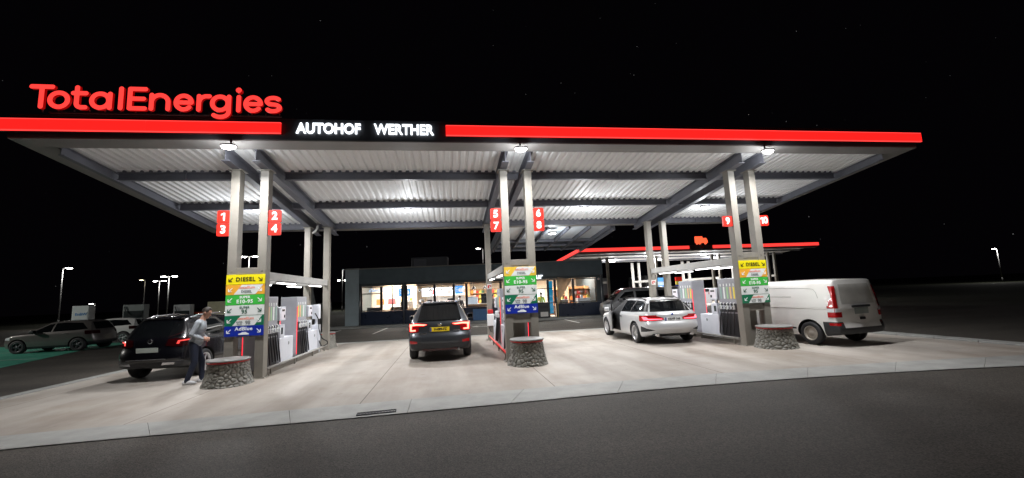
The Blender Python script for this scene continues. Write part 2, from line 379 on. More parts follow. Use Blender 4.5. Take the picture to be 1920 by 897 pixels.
# ================================================================ the main canopy
YF, ZB, SL, XL, XR = 10.10, 5.516, .1047, -9.30, 13.66
YR = YF + 8.1
def zc(y): return ZB - SL * (y - YF)
X1, X2, X3 = -4.883, 1.843, 8.649
XS = (X1, X2, X3); YC, YD = 11.08, 16.50; HP = .3375
can = thing('station_canopy', 'large flat roofed filling station canopy with grey twin columns and red lit edge bars', 'canopy', (0, YC, 0))
def cpart(b, name, mats):
    bmesh.ops.translate(b.bm, verts=b.bm.verts, vec=(0, -YC, 0)); return b.obj(name, mats, can)
# corrugated ceiling sheet
b = B(); per = .207; bm = b.bm; prev = None; x = XL + .35
prof = []
while x < XR - .35:
    prof += [(x, .0), (x + .095, .0), (x + .125, .05), (x + .177, .05)]; x += per
for sgn in (0,):
    ys = (10.42, 18.0)
    rows = [[bm.verts.new((px, y, zc(y) + .035 + pz)) for px, pz in prof] for y in ys]
    for i in range(len(prof) - 1): bm.faces.new((rows[0][i], rows[1][i], rows[1][i + 1], rows[0][i + 1]))
cpart(b, 'ceiling_sheet', 'sheet')
b = B(); b.hexa([(XL + .1, YF + .1, zc(YF) + .13), (XR - .1, YF + .1, zc(YF) + .13), (XR - .1, YR - .1, zc(YR) + .13), (XL + .1, YR - .1, zc(YR) + .13),
                 (XL + .1, YF + .1, zc(YF) + .2), (XR - .1, YF + .1, zc(YF) + .2), (XR - .1, YR - .1, zc(YR) + .2), (XL + .1, YR - .1, zc(YR) + .2)])
cpart(b, 'roof_deck', 'roofing')
b = B(); b.box(XL, XR, YF, YF + .08, ZB, 6.03, bev=.006); cpart(b, 'front_fascia', 'fascia')
for X0, X1_, nm in ((XL, XL + .08, 0), (XR - .08, XR, 1)):
    b = B(); b.hexa([(X0, YF + .082, zc(YF)), (X1_, YF + .082, zc(YF)), (X1_, YR, zc(YR)), (X0, YR, zc(YR)), (X0, YF + .082, 6.028), (X1_, YF + .082, 6.028), (X1_, YR, zc(YR) + .42), (X0, YR, zc(YR) + .42)])
    cpart(b, 'side_fascia', 'fascia')
b = B(); b.box(XL + .082, XR - .082, YR - .08, YR, zc(YR), zc(YR) + .42); cpart(b, 'rear_fascia', 'edge panel')
# flat edge panels round the underside
b = B(); e = .004
def slab(x0, x1, y0, y1, t=.03, dz=0.): b.hexa([(x0, y0, zc(y0) + dz - t), (x1, y0, zc(y0) + dz - t), (x1, y1, zc(y1) + dz - t), (x0, y1, zc(y1) + dz - t), (x0, y0, zc(y0) + dz), (x1, y0, zc(y0) + dz), (x1, y1, zc(y1) + dz), (x0, y1, zc(y1) + dz)])
slab(XL + .002, XR - .002, YF + .002, YF + .46, dz=-.002); slab(XL + .002, XR - .002, YR - .30, YR - .002, dz=-.002)
slab(XL + .002, XL + .58, YF + .464, YR - .304, dz=-.002); slab(XR - .58, XR - .002, YF + .464, YR - .304, dz=-.002)
cpart(b, 'edge_panel', 'edge panel')
b = B()
for xe in (XL + .66, XR - .66): b = B(); b.ibeam((xe, YF + .47, zc(YF + .47) + .02), (xe, YR - .31, zc(YR - .31) + .02), .12, .22); cpart(b, 'edge_beam', 'beam grey')
for Xc in XS:
    for s in (-1, 1):
        b = B(); b.ibeam((Xc + s * HP, YF + .47, zc(YF + .47) + .02), (Xc + s * HP, YR - .31, zc(YR - .31) + .02), .18, .33); cpart(b, 'roof_beam', 'beam grey')
segs = []
edges = [XL + .74] + [v for Xc in XS for v in (Xc - HP - .095, Xc - HP + .095, Xc + HP - .095, Xc + HP + .095)] + [XR - .74]
for y in (12.15, 14.75, 17.35):
    for a, c in zip(edges[::2], edges[1::2]):
        b = B(); b.ibeam((a, y, zc(y) + .024), (c, y, zc(y) + .024), .14, .21)
        if c - a > 2:
            m = (a + c) / 2; b.box(m - .01, m + .01, y - .07, y - .012, zc(y) - .17, zc(y))
        for xx in np.arange(math.ceil((a - XL - .35) / per) * per + XL + .35, c - .2, per): b.box(xx + .10, xx + .20, y - .074, y - .068, zc(y) + .0245, zc(y) + .075)  # thin dark plates stand for the shadow in the corrugation ends
        cpart(b, 'purlin', 'beam grey')
# columns, tie beams and the boards between the twin posts
def col_obj(xc, y0):
    b = B(); zt = zc(y0 + .13) - .312
    b.box(xc - .1, xc + .1, y0, y0 + .25, 0.012, zt - .012, bev=.006); b.box(xc - .16, xc + .16, y0 - .05, y0 + .30, zt - .011, zt + .004)
    b.box(xc - .17, xc + .17, y0 - .06, y0 + .31, 0, .012)
    for dx in (-.13, .13):
        for dy in (-.03, .28): b.cyl((xc + dx, y0 + dy, .012), (xc + dx, y0 + dy, .04), .014, n=6)
    return cpart(b, 'column', 'steel')
for Xc in XS:
    for s in (-1, 1):
        col_obj(Xc + s * HP, YC); col_obj(Xc + s * HP, YD)
        b = B(); b.box(Xc + s * HP - .06, Xc + s * HP + .06, YC + .252, YD - .002, 2.33, 2.53, bev=.005); cpart(b, 'tie_beam', 'steel light')
        for y0, y1 in ((12.1, 13.35), (14.7, 15.9)):
            b = B(); b.box(Xc + s * HP - .045, Xc + s * HP + .045, y0 - .03, y1 + .03, 2.29, 2.329); o = cpart(b, 'strip_light', 'alu')
            b = B(); b.box(Xc + s * HP - .035, Xc + s * HP + .035, y0, y1, 2.262, 2.289, bev=.008); b.bm.faces.ensure_lookup_table(); bmesh.ops.translate(b.bm, verts=b.bm.verts, vec=(0, -YC, 0)); b.obj('diffuser', 'tube', o)
    b = B(); b.box(Xc - HP + .102, Xc + HP - .102, YD + .06, YD + .18, 2.335, 2.525); cpart(b, 'tie_beam', 'steel light')
    zl = .97
    b = B(); b.box(Xc - HP + .102, Xc + HP - .102, YC + .004, YC + .06, 2.47, 2.63, bev=.004)
    for dx in (-HP, HP): b.cyl((Xc + dx, YC - .012, 2.56), (Xc + dx, YC + .01, 2.56), .018, n=8)
    cpart(b, 'bracing_plate', 'steel')
    b = B(); b.box(Xc - HP + .102, Xc + HP - .102, YC + .012, YC + .05, zl, 2.468); cpart(b, 'backing_plate', 'steel')
    if Xc != X1:
        b = B(); b.box(Xc - HP + .102, Xc + HP - .25, YC + .16, YC + .2, .02, zl - .002); cpart(b, 'inner_board', 'steel')
# red light bars along the front edge
def bar(x0, x1):
    b = B(); b.box(x0, x1, YF - .012, YF - .002, 5.622, 5.928); b.box(x0, x1, YF - .05, YF - .013, 5.622, 5.634); b.box(x0, x1, YF - .05, YF - .013, 5.916, 5.928); o = cpart(b, 'light_bar', 'red housing')
    n = max(1, round((x1 - x0) / 3.4)); ws = np.linspace(x0 + .01, x1 - .01, n + 1)
    for a, c in zip(ws[:-1], ws[1:]):
        b = B(); b.box(a + .003, c - .003, YF - .085, YF - .013, 5.660, 5.890, bev=.015); bmesh.ops.translate(b.bm, verts=b.bm.verts, vec=(0, -YC, 0)); b.obj('diffuser', 'red light', o)
        b = B(); b.box(a + .003, c - .003, YF - .080, YF - .014, 5.642, 5.6575, bev=.004); b.box(a + .003, c - .003, YF - .080, YF - .014, 5.8925, 5.908, bev=.004); bmesh.ops.translate(b.bm, verts=b.bm.verts, vec=(0, -YC, 0)); b.obj('edge_lens', 'red rim', o)
M('red housing', (.12, .01, .01), .4)
bar(-9.44, -3.80); bar(-.03, 13.80)
# rain pipe bracket at the rear columns
b = B(); b.tube([(X1 - .02, YD + .1, 4.66), (X1 - .02, YD + .1, 4.5), (X1 - .1, YD + .1, 4.36), (X1 - .2, YD + .1, 4.3)], .04); cpart(b, 'rain_pipe', 'steel light')

# canopy lamps
M('lamp grey', (.3, .3, .31), .45)
lampspots = [(X1, 9.99, 'white square lamp under the canopy front edge above the signs 1 and 2'),
             (X2 - .02, 9.99, 'white square lamp under the canopy front edge above the signs 5 and 6'),
             (X3 + .03, 9.99, 'white square lamp under the canopy front edge above the signs 9 and 10'),
             (-6.34, 15.0, 'white lamp under the rear canopy glimpsed between the twin columns of signs 1 and 2'),
             (-1.42, 15.15, 'white lamp under the rear canopy above the dark grey car'),
             (5.09, 15.17, 'white lamp under the rear canopy above the silver estate car'),
             (10.14, 15.23, 'white lamp under the rear canopy just left of sign 9')]
for i, (x, y, lab) in enumerate(lampspots):
    fr = y < 11
    t = thing('canopy_lamp', lab, 'lamp', (x, y, 5.30 if fr else zc(y) - .14), group='lamps under the main canopy')
    b = B(); b.box(-.15, .15, -.085 if fr else -.12, .085 if fr else .12, 0, .05 if fr else .12, bev=.015); b.obj('housing', 'lamp grey', t)
    if fr: b = B(); b.box(-.02, .02, -.02, .108, .051, .07); b.box(-.02, .02, .095, .109, .071, .26); b.obj('bracket', 'fascia', t)
    b = B(); b.lathe([(0, -.065), (.07, -.060), (.125, -.042), (.15, -.012), (.15, -.001), (0, -.001)], 28, sy=.62 if fr else .8); b.obj('lens', 'lamp', t)
    area('canopy_lamp_light', (0, 0, -.070), LAMP_W * (.40 if fr else .60), .26, .12 if fr else .18, (.985, .985, 1.0), spread=150 if fr else 165, parent=t)
    point('ceiling_fill', (0, 0, -.16 if fr else -.55), LAMP_W * (.10 if fr else .18), .12, (.93, .965, 1.0), t, 0.)  # added fill light hung below the lamp to brighten the ceiling
# ================================================================ lettering with round strokes
def contour_mesh(F, x0, y0, h, depth):
    """mesh of the region F<0 on a grid (marching squares), extruded by depth along z"""
    ny, nx = F.shape; segs = {}
    def ip(a, b_, pa, pb):
        t = a / (a - b_); return (pa[0] + (pb[0] - pa[0]) * t, pa[1] + (pb[1] - pa[1]) * t)
    F = np.where(np.abs(F) < 1e-7, 1e-7, F)
    for j in range(ny - 1):
        for i in range(nx - 1):
            v = [F[j, i], F[j, i + 1], F[j + 1, i + 1], F[j + 1, i]]; c = sum((1 << k) for k in range(4) if v[k] < 0)
            if c in (0, 15): continue
            p = [(x0 + i * h, y0 + j * h), (x0 + (i + 1) * h, y0 + j * h), (x0 + (i + 1) * h, y0 + (j + 1) * h), (x0 + i * h, y0 + (j + 1) * h)]
            K = [('h', j, i), ('v', j, i + 1), ('h', j + 1, i), ('v', j, i)]
            T = {1: [(3, 0)], 2: [(0, 1)], 3: [(3, 1)], 4: [(1, 2)], 5: [(3, 0), (1, 2)], 6: [(0, 2)], 7: [(3, 2)], 8: [(2, 3)], 9: [(2, 0)], 10: [(0, 1), (2, 3)], 11: [(2, 1)], 12: [(1, 3)], 13: [(1, 0)], 14: [(0, 3)]}[c]
            for a, d in T: segs[K[a]] = (ip(v[a], v[(a + 1) % 4], p[a], p[(a + 1) % 4]), K[d])
    loops = []; used = set()
    for k0 in list(segs):
        if k0 in used: continue
        lp = []; k = k0
        while k in segs and k not in used: used.add(k); lp.append(segs[k][0]); k = segs[k][1]
        if len(lp) > 8: loops.append(lp)
    c = bpy.data.curves.new('stroke', 'CURVE'); c.dimensions = '2D'; c.fill_mode = 'BOTH'; c.extrude = depth / 2
    for lp in loops:
        s = c.splines.new('POLY'); s.points.add(len(lp) - 1); s.use_cyclic_u = True
        for q, p in zip(s.points, lp): q.co = (p[0], p[1], 0, 1)
    o = bpy.data.objects.new('stroke', c); COL.objects.link(o); me = eval_mesh(o); bpy.data.objects.remove(o); bpy.data.curves.remove(c)
    return me
def stroke_mesh(lines, w, depth, h=.008):
    """lines: polylines in metres; w stroke width"""
    P = np.vstack([np.array(l) for l in lines]); lo = P.min(0) - w; hi = P.max(0) + w
    xs = np.arange(lo[0], hi[0], h); ys = np.arange(lo[1], hi[1], h); GX, GY = np.meshgrid(xs, ys); F = np.full(GX.shape, 9.)
    for l in lines:
        for (ax, ay), (bx, by) in zip(l[:-1], l[1:]):
            dx, dy = bx - ax, by - ay; L2 = dx * dx + dy * dy + 1e-12
            t = np.clip(((GX - ax) * dx + (GY - ay) * dy) / L2, 0, 1)
            F = np.minimum(F, np.hypot(GX - ax - t * dx, GY - ay - t * dy))
    return contour_mesh(F - w / 2, lo[0], lo[1], h, depth)
def arc(cx, cy, rx, ry, a0, a1, n=20): return [(cx + rx * math.cos(math.radians(a0 + (a1 - a0) * i / n)), cy + ry * math.sin(math.radians(a0 + (a1 - a0) * i / n))) for i in range(n + 1)]
def glyph(ch, W_, H=.55, xh=.42, w=.105):
    """strokes of one letter in a box W_ wide; baseline 0"""
    q = w / 2; a, b_ = q, W_ - q; cx = W_ / 2; r = (b_ - a) / 2; ry = (xh - w) / 2; cy = xh / 2
    if ch == 'T': return [[(a, H - q), (b_, H - q)], [(cx, H - q), (cx, q)]]
    if ch == 'E': return [[(b_, H - q), (a, H - q), (a, q), (b_, q)], [(a, H / 2), (b_ - .03, H / 2)]]
    if ch == 'l': return [[(cx, H - q), (cx, q)]]
    if ch == 'i': return [[(cx, xh - q), (cx, q)]]
    if ch == 'o': return [arc(cx, cy, r, ry, 0, 360, 40)]
    if ch == 'a': return [arc(cx - .01, cy, r - .01, ry, 0, 360, 40), [(b_, xh - q), (b_, q)]]
    if ch == 't': return [[(a + .05, H - q), (a + .05, q + .09)] + arc(a + .14, q + .09, .09, .09, 180, 270, 8) + [(b_, q)], [(a - .02, xh - q), (b_, xh - q)]]
    if ch == 'n': return [[(a, xh - q), (a, q)], [(a, cy)] + arc(cx, xh - q - r, r, r, 180, 0, 20) + [(b_, q)]]
    if ch == 'r': return [[(a, xh - q), (a, q)], [(a, cy)] + arc(a + .16, xh - q - .16, .16, .16, 180, 80, 12) + [(b_, xh - q)]]
    if ch == 'e': return [[(a, cy), (b_, cy)] + arc(cx, cy, r, ry, 0, 318, 40)]
    if ch == 'g': return [arc(cx - .01, cy, r - .01, ry, 0, 360, 40), [(b_, xh - q), (b_, .0)] + arc(cx, .0, r, .115, 0, -140, 24)]
    if ch == 's':
        hr = (xh - w) / 4; rr = r
        return [arc(cx, xh - q - hr, rr * .98, hr, 35, 270, 24) + arc(cx, q + hr, rr, hr, 90, -145, 24)]
sign = thing('illuminated_sign', 'big red lit letters reading TotalEnergies on top of the canopy left end', 'sign', (-6.3, 9.98, 6.03))
for ch, a, c in [('T', -8.875, -8.392), ('o', -8.517, -8.085), ('t', -8.062, -7.743), ('a', -7.721, -7.273), ('l', -7.176, -7.039), ('E', -6.98, -6.58), ('n', -6.546, -6.113),
                 ('e', -6.052, -5.64), ('r', -5.584, -5.273), ('g', -5.305, -4.862), ('i', -4.779, -4.628), ('e', -4.605, -4.186), ('s', -4.157, -3.773)]:
    me = stroke_mesh(glyph(ch, c - a, w=.097), .097, .06)
    b = B(); b.mesh(me, face_front(a + 6.3, 0.02, .075))
    if ch == 'i':
        b.cyl(((a + c) / 2 + 6.3, .065, .075 + .53), ((a + c) / 2 + 6.3, -.025, .075 + .53), .062, n=24)
    b.bm.normal_update()
    for f in b.bm.faces: f.material_index = 0 if f.normal.y < -.7 else 1; f.smooth = False
    b.obj('letter', ['red letter', 'red return'], sign)
b = B(); b.box(-8.5 + 6.3, -5.30 + 6.3, .03, .07, .0, .03); b.box(-4.86 + 6.3, -3.8 + 6.3, .03, .07, .0, .03)
for x in np.linspace(-8.63, -3.84, 17):
    if -5.3 < x < -4.8: continue
    b.box(x + 6.29, x + 6.31, .04, .06, .02, .085)
b.obj('mounting_rail', 'alu', sign)
t = thing('illuminated_sign', 'white lit letters AUTOHOF WERTHER on the canopy front between the red bars', 'sign', (-1.9, YF, 5.78))
for body, x0, x1 in (('AUTOHOF', -3.48, -2.03), ('WERTHER', -1.73, -.31)):
    me = text_mesh(body, .36, .02, .009); xs = [v.co.x for v in me.vertices]; ys = [v.co.y for v in me.vertices]
    k = (x1 - x0) / (max(xs) - min(xs)); ky = .262 / (max(ys) - min(ys))
    me.transform(Matrix.Diagonal((k, ky, 1, 1)))
    b = B(); b.mesh(me, face_front((x0 + x1) / 2 + 1.9, -.03, 0)); b.obj('lettering', 'white letter', t)

# ================================================================ pump number signs
M('sign red', (.62, .025, .015), .4, em=(1, .02, .012), es=.22); M('sign white', (.82, .82, .80), .4, em=(1, 1, 1), es=.18)
def number_sign(n, x0, z1, where):
    w = .29; h = .31
    t = thing('number_sign', 'red sign with white number %s, %s' % (n, where), 'sign', (x0 + w / 2, YC + .06, z1 - h / 2), group='red pump number signs')
    b = B(); b.box(-w / 2, w / 2, -.03, .03, -h / 2, h / 2, bev=.0)
    es = [e_ for e_ in b.bm.edges if abs(e_.verts[0].co.y - e_.verts[1].co.y) > .05]
    bmesh.ops.bevel(b.bm, geom=es, offset=.035, segments=4, profile=.5, affect='EDGES'); b.obj('plate', 'sign red', t)
    b = B(); dx = 0.
    if str(n)[0] == '1':      # a one with a flag and a foot-less stem
        dx = -.065 if n == 10 else 0.
        b.prism([(dx - .005, -.095), (dx + .035, -.095), (dx + .035, .098), (dx + .004, .098), (dx - .055, .066), (dx - .055, .030), (dx - .005, .054)], -.037, -.031)
    if n == 10: b.mesh(text_mesh('0', .27, .003, .010), face_front(.05, -.034, .0))
    elif n > 1: b.mesh(text_mesh(str(n), .27, .003, .010, space=.9), face_front(0, -.034, .0))
    b.obj('numeral', 'sign white', t)
L1, R1 = X1 - HP - .1 - .295, X1 + HP + .105
number_sign(1, L1, 4.06, 'above the 3 on the left twin columns'); number_sign(3, L1, 3.735, 'below the 1 on the left twin columns')
number_sign(2, R1, 4.06, 'above the 4 on the left twin columns'); number_sign(4, R1, 3.735, 'below the 2 on the left twin columns')
L2, R2 = X2 - HP - .1 - .295, X2 + HP + .105
number_sign(5, L2, 4.03, 'above the 7 on the middle twin columns'); number_sign(7, L2, 3.705, 'below the 5 on the middle twin columns')
number_sign(6, R2, 4.03, 'above the 8 on the middle twin columns'); number_sign(8, R2, 3.705, 'below the 6 on the middle twin columns')
number_sign(9, X3 - HP - .1 - .295, 3.72, 'on the left side of the right twin columns'); number_sign(10, X3 + HP + .105, 3.72, 'on the right side of the right twin columns')

# ================================================================ fuel boards
SE = .09
def SM(name, c): return M(name, c, .4, em=c, es=SE * 2)
SM('board yellow', (.85, .72, .01)); SM('board orange', (.85, .40, .04)); SM('board amber', (.80, .52, .06)); SM('board green', (.05, .48, .06)); SM('board white', (.72, .74, .72))
SM('board dark green', (.008, .16, .075)); SM('board blue', (.006, .025, .33)); SM('ink black', (.01, .01, .012)); SM('ink green', (.01, .09, .05)); SM('ink grey', (.20, .22, .22)); SM('ink rose', (.75, .32, .26)); SM('ink white', (.85, .87, .86))
PW, PH = .86, .236
def txt(b, s, size, x, z, bold=.006, sx=1., sp_=1.): b.mesh(text_mesh(s, size, .0015, bold, sx, sp_), face_front(x, -.0215, z))
def arrow(b, x, z, sgn, s=.052):
    y0, y1 = -.0225, -.017
    d = Vector((sgn, 0, -1)).normalized(); n = Vector((d.z, 0, -d.x)); c = Vector((x, 0, z))
    def quad(p, q, w):
        d_ = (q - p).normalized(); n_ = Vector((d_.z, 0, -d_.x)) * w / 2
        b.prism([((p + n_).x, (p + n_).z), ((q + n_).x, (q + n_).z), ((q - n_).x, (q - n_).z), ((p - n_).x, (p - n_).z)], y0, y1)
    tip = c + d * s * 1.1
    quad(c - d * s * 1.2, tip - d * .018, .017)
    quad(tip + Vector((0, 0, 0)), tip + Vector((-sgn * s * 1.35, 0, 0)), .017); 
    y0 -= .0008
    quad(tip, tip + Vector((0, 0, s * 1.35)), .017)
def panel(par, kind, z):
    P_ = {'diesel': ('board yellow', 'ink black'), 'exdiesel': ('board orange', 'ink grey'), 'exdiesel2': ('board amber', 'ink grey'), 'e10': ('board green', 'ink white'),
          's95': ('board white', 'ink green'), 's98': ('board dark green', 'ink grey'), 'adblue': ('board blue', 'ink white')}[kind]
    b = B(); b.box(-PW / 2, PW / 2, -.016, .016, z - PH / 2, z + PH / 2, bev=.003); o = b.obj('panel', P_[0], par)
    b = B()
    if kind == 'diesel': txt(b, 'DIESEL', .135, 0, z, .0035, 1.0, 1.12)
    if kind.startswith('ex') or kind == 's98':
        w = B(); w.prism([(-.255, z - PH / 2 + .004), (.225, z - PH / 2 + .004), (.245, z - PH / 2 + .02), (.40, z + PH / 2 - .004), (-.05, z + PH / 2 - .004), (-.085, z + PH / 2 - .012)], -.0185, -.0165); w.obj('white_field', 'board white', o)
        r = B(); r.mesh(text_mesh('excellium', .085, .0015, .003, 1.1), face_front(.04, -.0215, z + .05)); r.obj('lettering', 'ink rose', o)
        if kind == 's98':
            txt(b, 'SUPER', .05, -.10, z - .035, .002); txt(b, 'PLUS', .05, -.10, z - .082, .002); txt(b, '98', .115, .085, z - .055, .004)
        else: txt(b, 'DIESEL', .085, .03, z - .05, .003, .95)
    if kind == 'e10': txt(b, 'SUPER', .078, 0, z + .062, .003, 1., 1.1); txt(b, 'E10-95', .12, 0, z - .04, .004, 1., 1.1)
    if kind == 's95': txt(b, 'SUPER', .072, .0, z + .062, .002, 1., 1.15); txt(b, '95', .13, 0, z - .04, .002, 1., 1.05)
    if kind == 'adblue':
        txt(b, 'AdBlue', .115, 0, z + .052, .003, 1.08, 1.08)
        b.prism([(-.115, z - .085), (.115, z - .085), (.12, z - .06), (.085, z - .048), (.045, z - .022), (-.03, z - .022), (-.07, z - .048), (-.115, z - .056)], -.0225, -.017)
    b.obj('lettering', P_[1], o)
    b = B(); arrow(b, -.33, z, -1); arrow(b, .33, z, 1)
    b.obj('arrows', {'diesel': 'ink black', 's95': 'ink green'}.get(kind, 'ink white'), o)
def board(x, ztop, kinds, label):
    t = thing('fuel_sign', label, 'sign', (x, YC - .017, 0), group='fuel boards on the twin columns')
    for i, k in enumerate(kinds): panel(t, k, ztop - PH / 2 - i * (PH + .009))
board(X1, 2.465, ['diesel', 'exdiesel', 'e10', 's95', 's98', 'adblue'], 'fuel board with yellow DIESEL panel on top and blue AdBlue panel at the bottom')
board(X2, 2.43, ['exdiesel2', 'e10', 's95', 's98', 'adblue'], 'fuel board starting with a white and amber DIESEL panel, no plain yellow one')
board(X3, 2.395, ['diesel', 'exdiesel', 'e10', 's95', 's98'], 'fuel board ending with the dark green 98 panel, no blue AdBlue')
# small fire extinguisher signs on rear columns
M('safety white', (.75, .72, .68), .4)
def safety(x, z, y, lab):
    t = thing('safety_sign', lab, 'sign', (x, y, z), group='small safety signs on the rear columns')
    b = B(); b.box(-.09, .09, -.004, .004, -.1, .1); b.obj('plate', 'safety white', t)
    b = B(); b.box(-.06, -.01, -.007, -.0045, -.06, .05); b.box(-.02, .06, -.0078, -.0072, .03, .06); b.box(.03, .06, -.007, -.0045, -.02, .028); b.obj('pictogram', 'red paint', t)
safety(X2 - HP, 2.05, YD - .006, 'small red and white safety sign on the rear middle column'); safety(X3 - HP, 1.95, YD - .006, 'small red and white safety sign on the rear right column')

# ================================================================ stone look bumpers at the column feet
def bumper_mat():
    m = bpy.data.materials.new('moulded stone'); m.use_nodes = True; t = m.node_tree; b = t.nodes['Principled BSDF']; MATS['moulded stone'] = m
    tc = t.nodes.new('ShaderNodeTexCoord'); n = t.nodes.new('ShaderNodeTexNoise'); n.inputs['Scale'].default_value = 6; n.inputs['Detail'].default_value = 6
    t.links.new(tc.outputs['Object'], n.inputs['Vector'])
    r = t.nodes.new('ShaderNodeValToRGB'); r.color_ramp.elements[0].position = .3; r.color_ramp.elements[1].position = .7
    r.color_ramp.elements[0].color = (.165, .16, .138, 1); r.color_ramp.elements[1].color = (.26, .252, .222, 1)
    t.links.new(n.outputs['Fac'], r.inputs[0]); t.links.new(r.outputs[0], b.inputs['Base Color']); b.inputs['Roughness'].default_value = .5
bumper_mat(); M('bumper cap', (.22, .215, .205), .5, ns=6, na=.2)
def bumper(x, y, label, s=1., seed=0, zs=1.):
    t = thing('stone_bumper', label, 'bumper', (x, y, 0), group='stone look bumpers at the column feet')
    rg = np.random.default_rng(seed)
    # cobbles scattered over the drum: distance to the nearest seed shapes the relief
    pts = []
    while len(pts) < 190:
        c = np.array([rg.uniform(0, 2 * PI), rg.uniform(-.02, .60)])
        if all(math.hypot(((c[0] - p[0] + PI) % (2 * PI) - PI) * .47 * .85, c[1] - p[1]) > .060 for p in pts) or rg.random() < .004: pts.append(c)
        if rg.random() < .0008: break
    ang = rg.uniform(0, PI, len(pts)); P_ = np.array(pts)
    bm = bmesh.new(); n, mz = 260, 70; rings = []
    for j in range(mz + 1):
        z = .57 * j / mz; R = .515 - .105 * (z / .57) - .02 * math.sin(z / .57 * PI)
        A = np.arange(n) * 2 * PI / n
        dA = ((A[:, None] - P_[None, :, 0] + PI) % (2 * PI) - PI) * .47; dZ = (z - P_[None, :, 1]) * np.ones_like(dA)
        ca, sa = np.cos(ang), np.sin(ang)
        u = dA * ca + dZ * sa; v = (-dA * sa + dZ * ca) * 1.45
        D = np.sort(np.hypot(u, v), axis=1); edge = np.clip((D[:, 1] - D[:, 0]) / .07, 0, 1)
        h = .034 * (1 - (1 - edge) ** 2.4)
        h *= min(1, (.57 - z) / .03, 1)
        rings.append([bm.verts.new(((R - .04 + h[k]) * math.cos(A[k]), (R - .04 + h[k]) * math.sin(A[k]), z)) for k in range(n)])
    for a, c in zip(rings[:-1], rings[1:]):
        for k in range(n): f = bm.faces.new((a[k], a[(k + 1) % n], c[(k + 1) % n], c[k])); f.smooth = True
    bm.faces.new(rings[-1])
    me = bpy.data.meshes.new('drum'); bm.to_mesh(me); bm.free(); link('drum', me, t, 'moulded stone')
    b = B(); b.lathe([(.36, .571), (.405, .571), (.405, .603), (.36, .603)], 64); b.obj('red_ring', 'red paint', t)
    b = B(); b.lathe([(0, .604), (.418, .604), (.425, .612), (.425, .634), (.41, .645), (0, .645)], 64); b.obj('cap', 'bumper cap', t)
    t.scale = (s, s, s * zs); return t
bumper(X1 - .05, YC - .56, 'stone look round bumper with red ring at the foot of the left twin columns', seed=1, zs=.87)
bumper(X2, YC - .54, 'stone look round bumper with red ring at the foot of the middle twin columns', seed=2, zs=.97)
bumper(X3 + .02, YC - .54, 'stone look round bumper with red ring at the foot of the right twin columns', 1.06, seed=3, zs=.85)
bumper(X1 + .12, YD + .75, 'small stone bumper behind the rear left columns, mostly hidden', .9, seed=4)

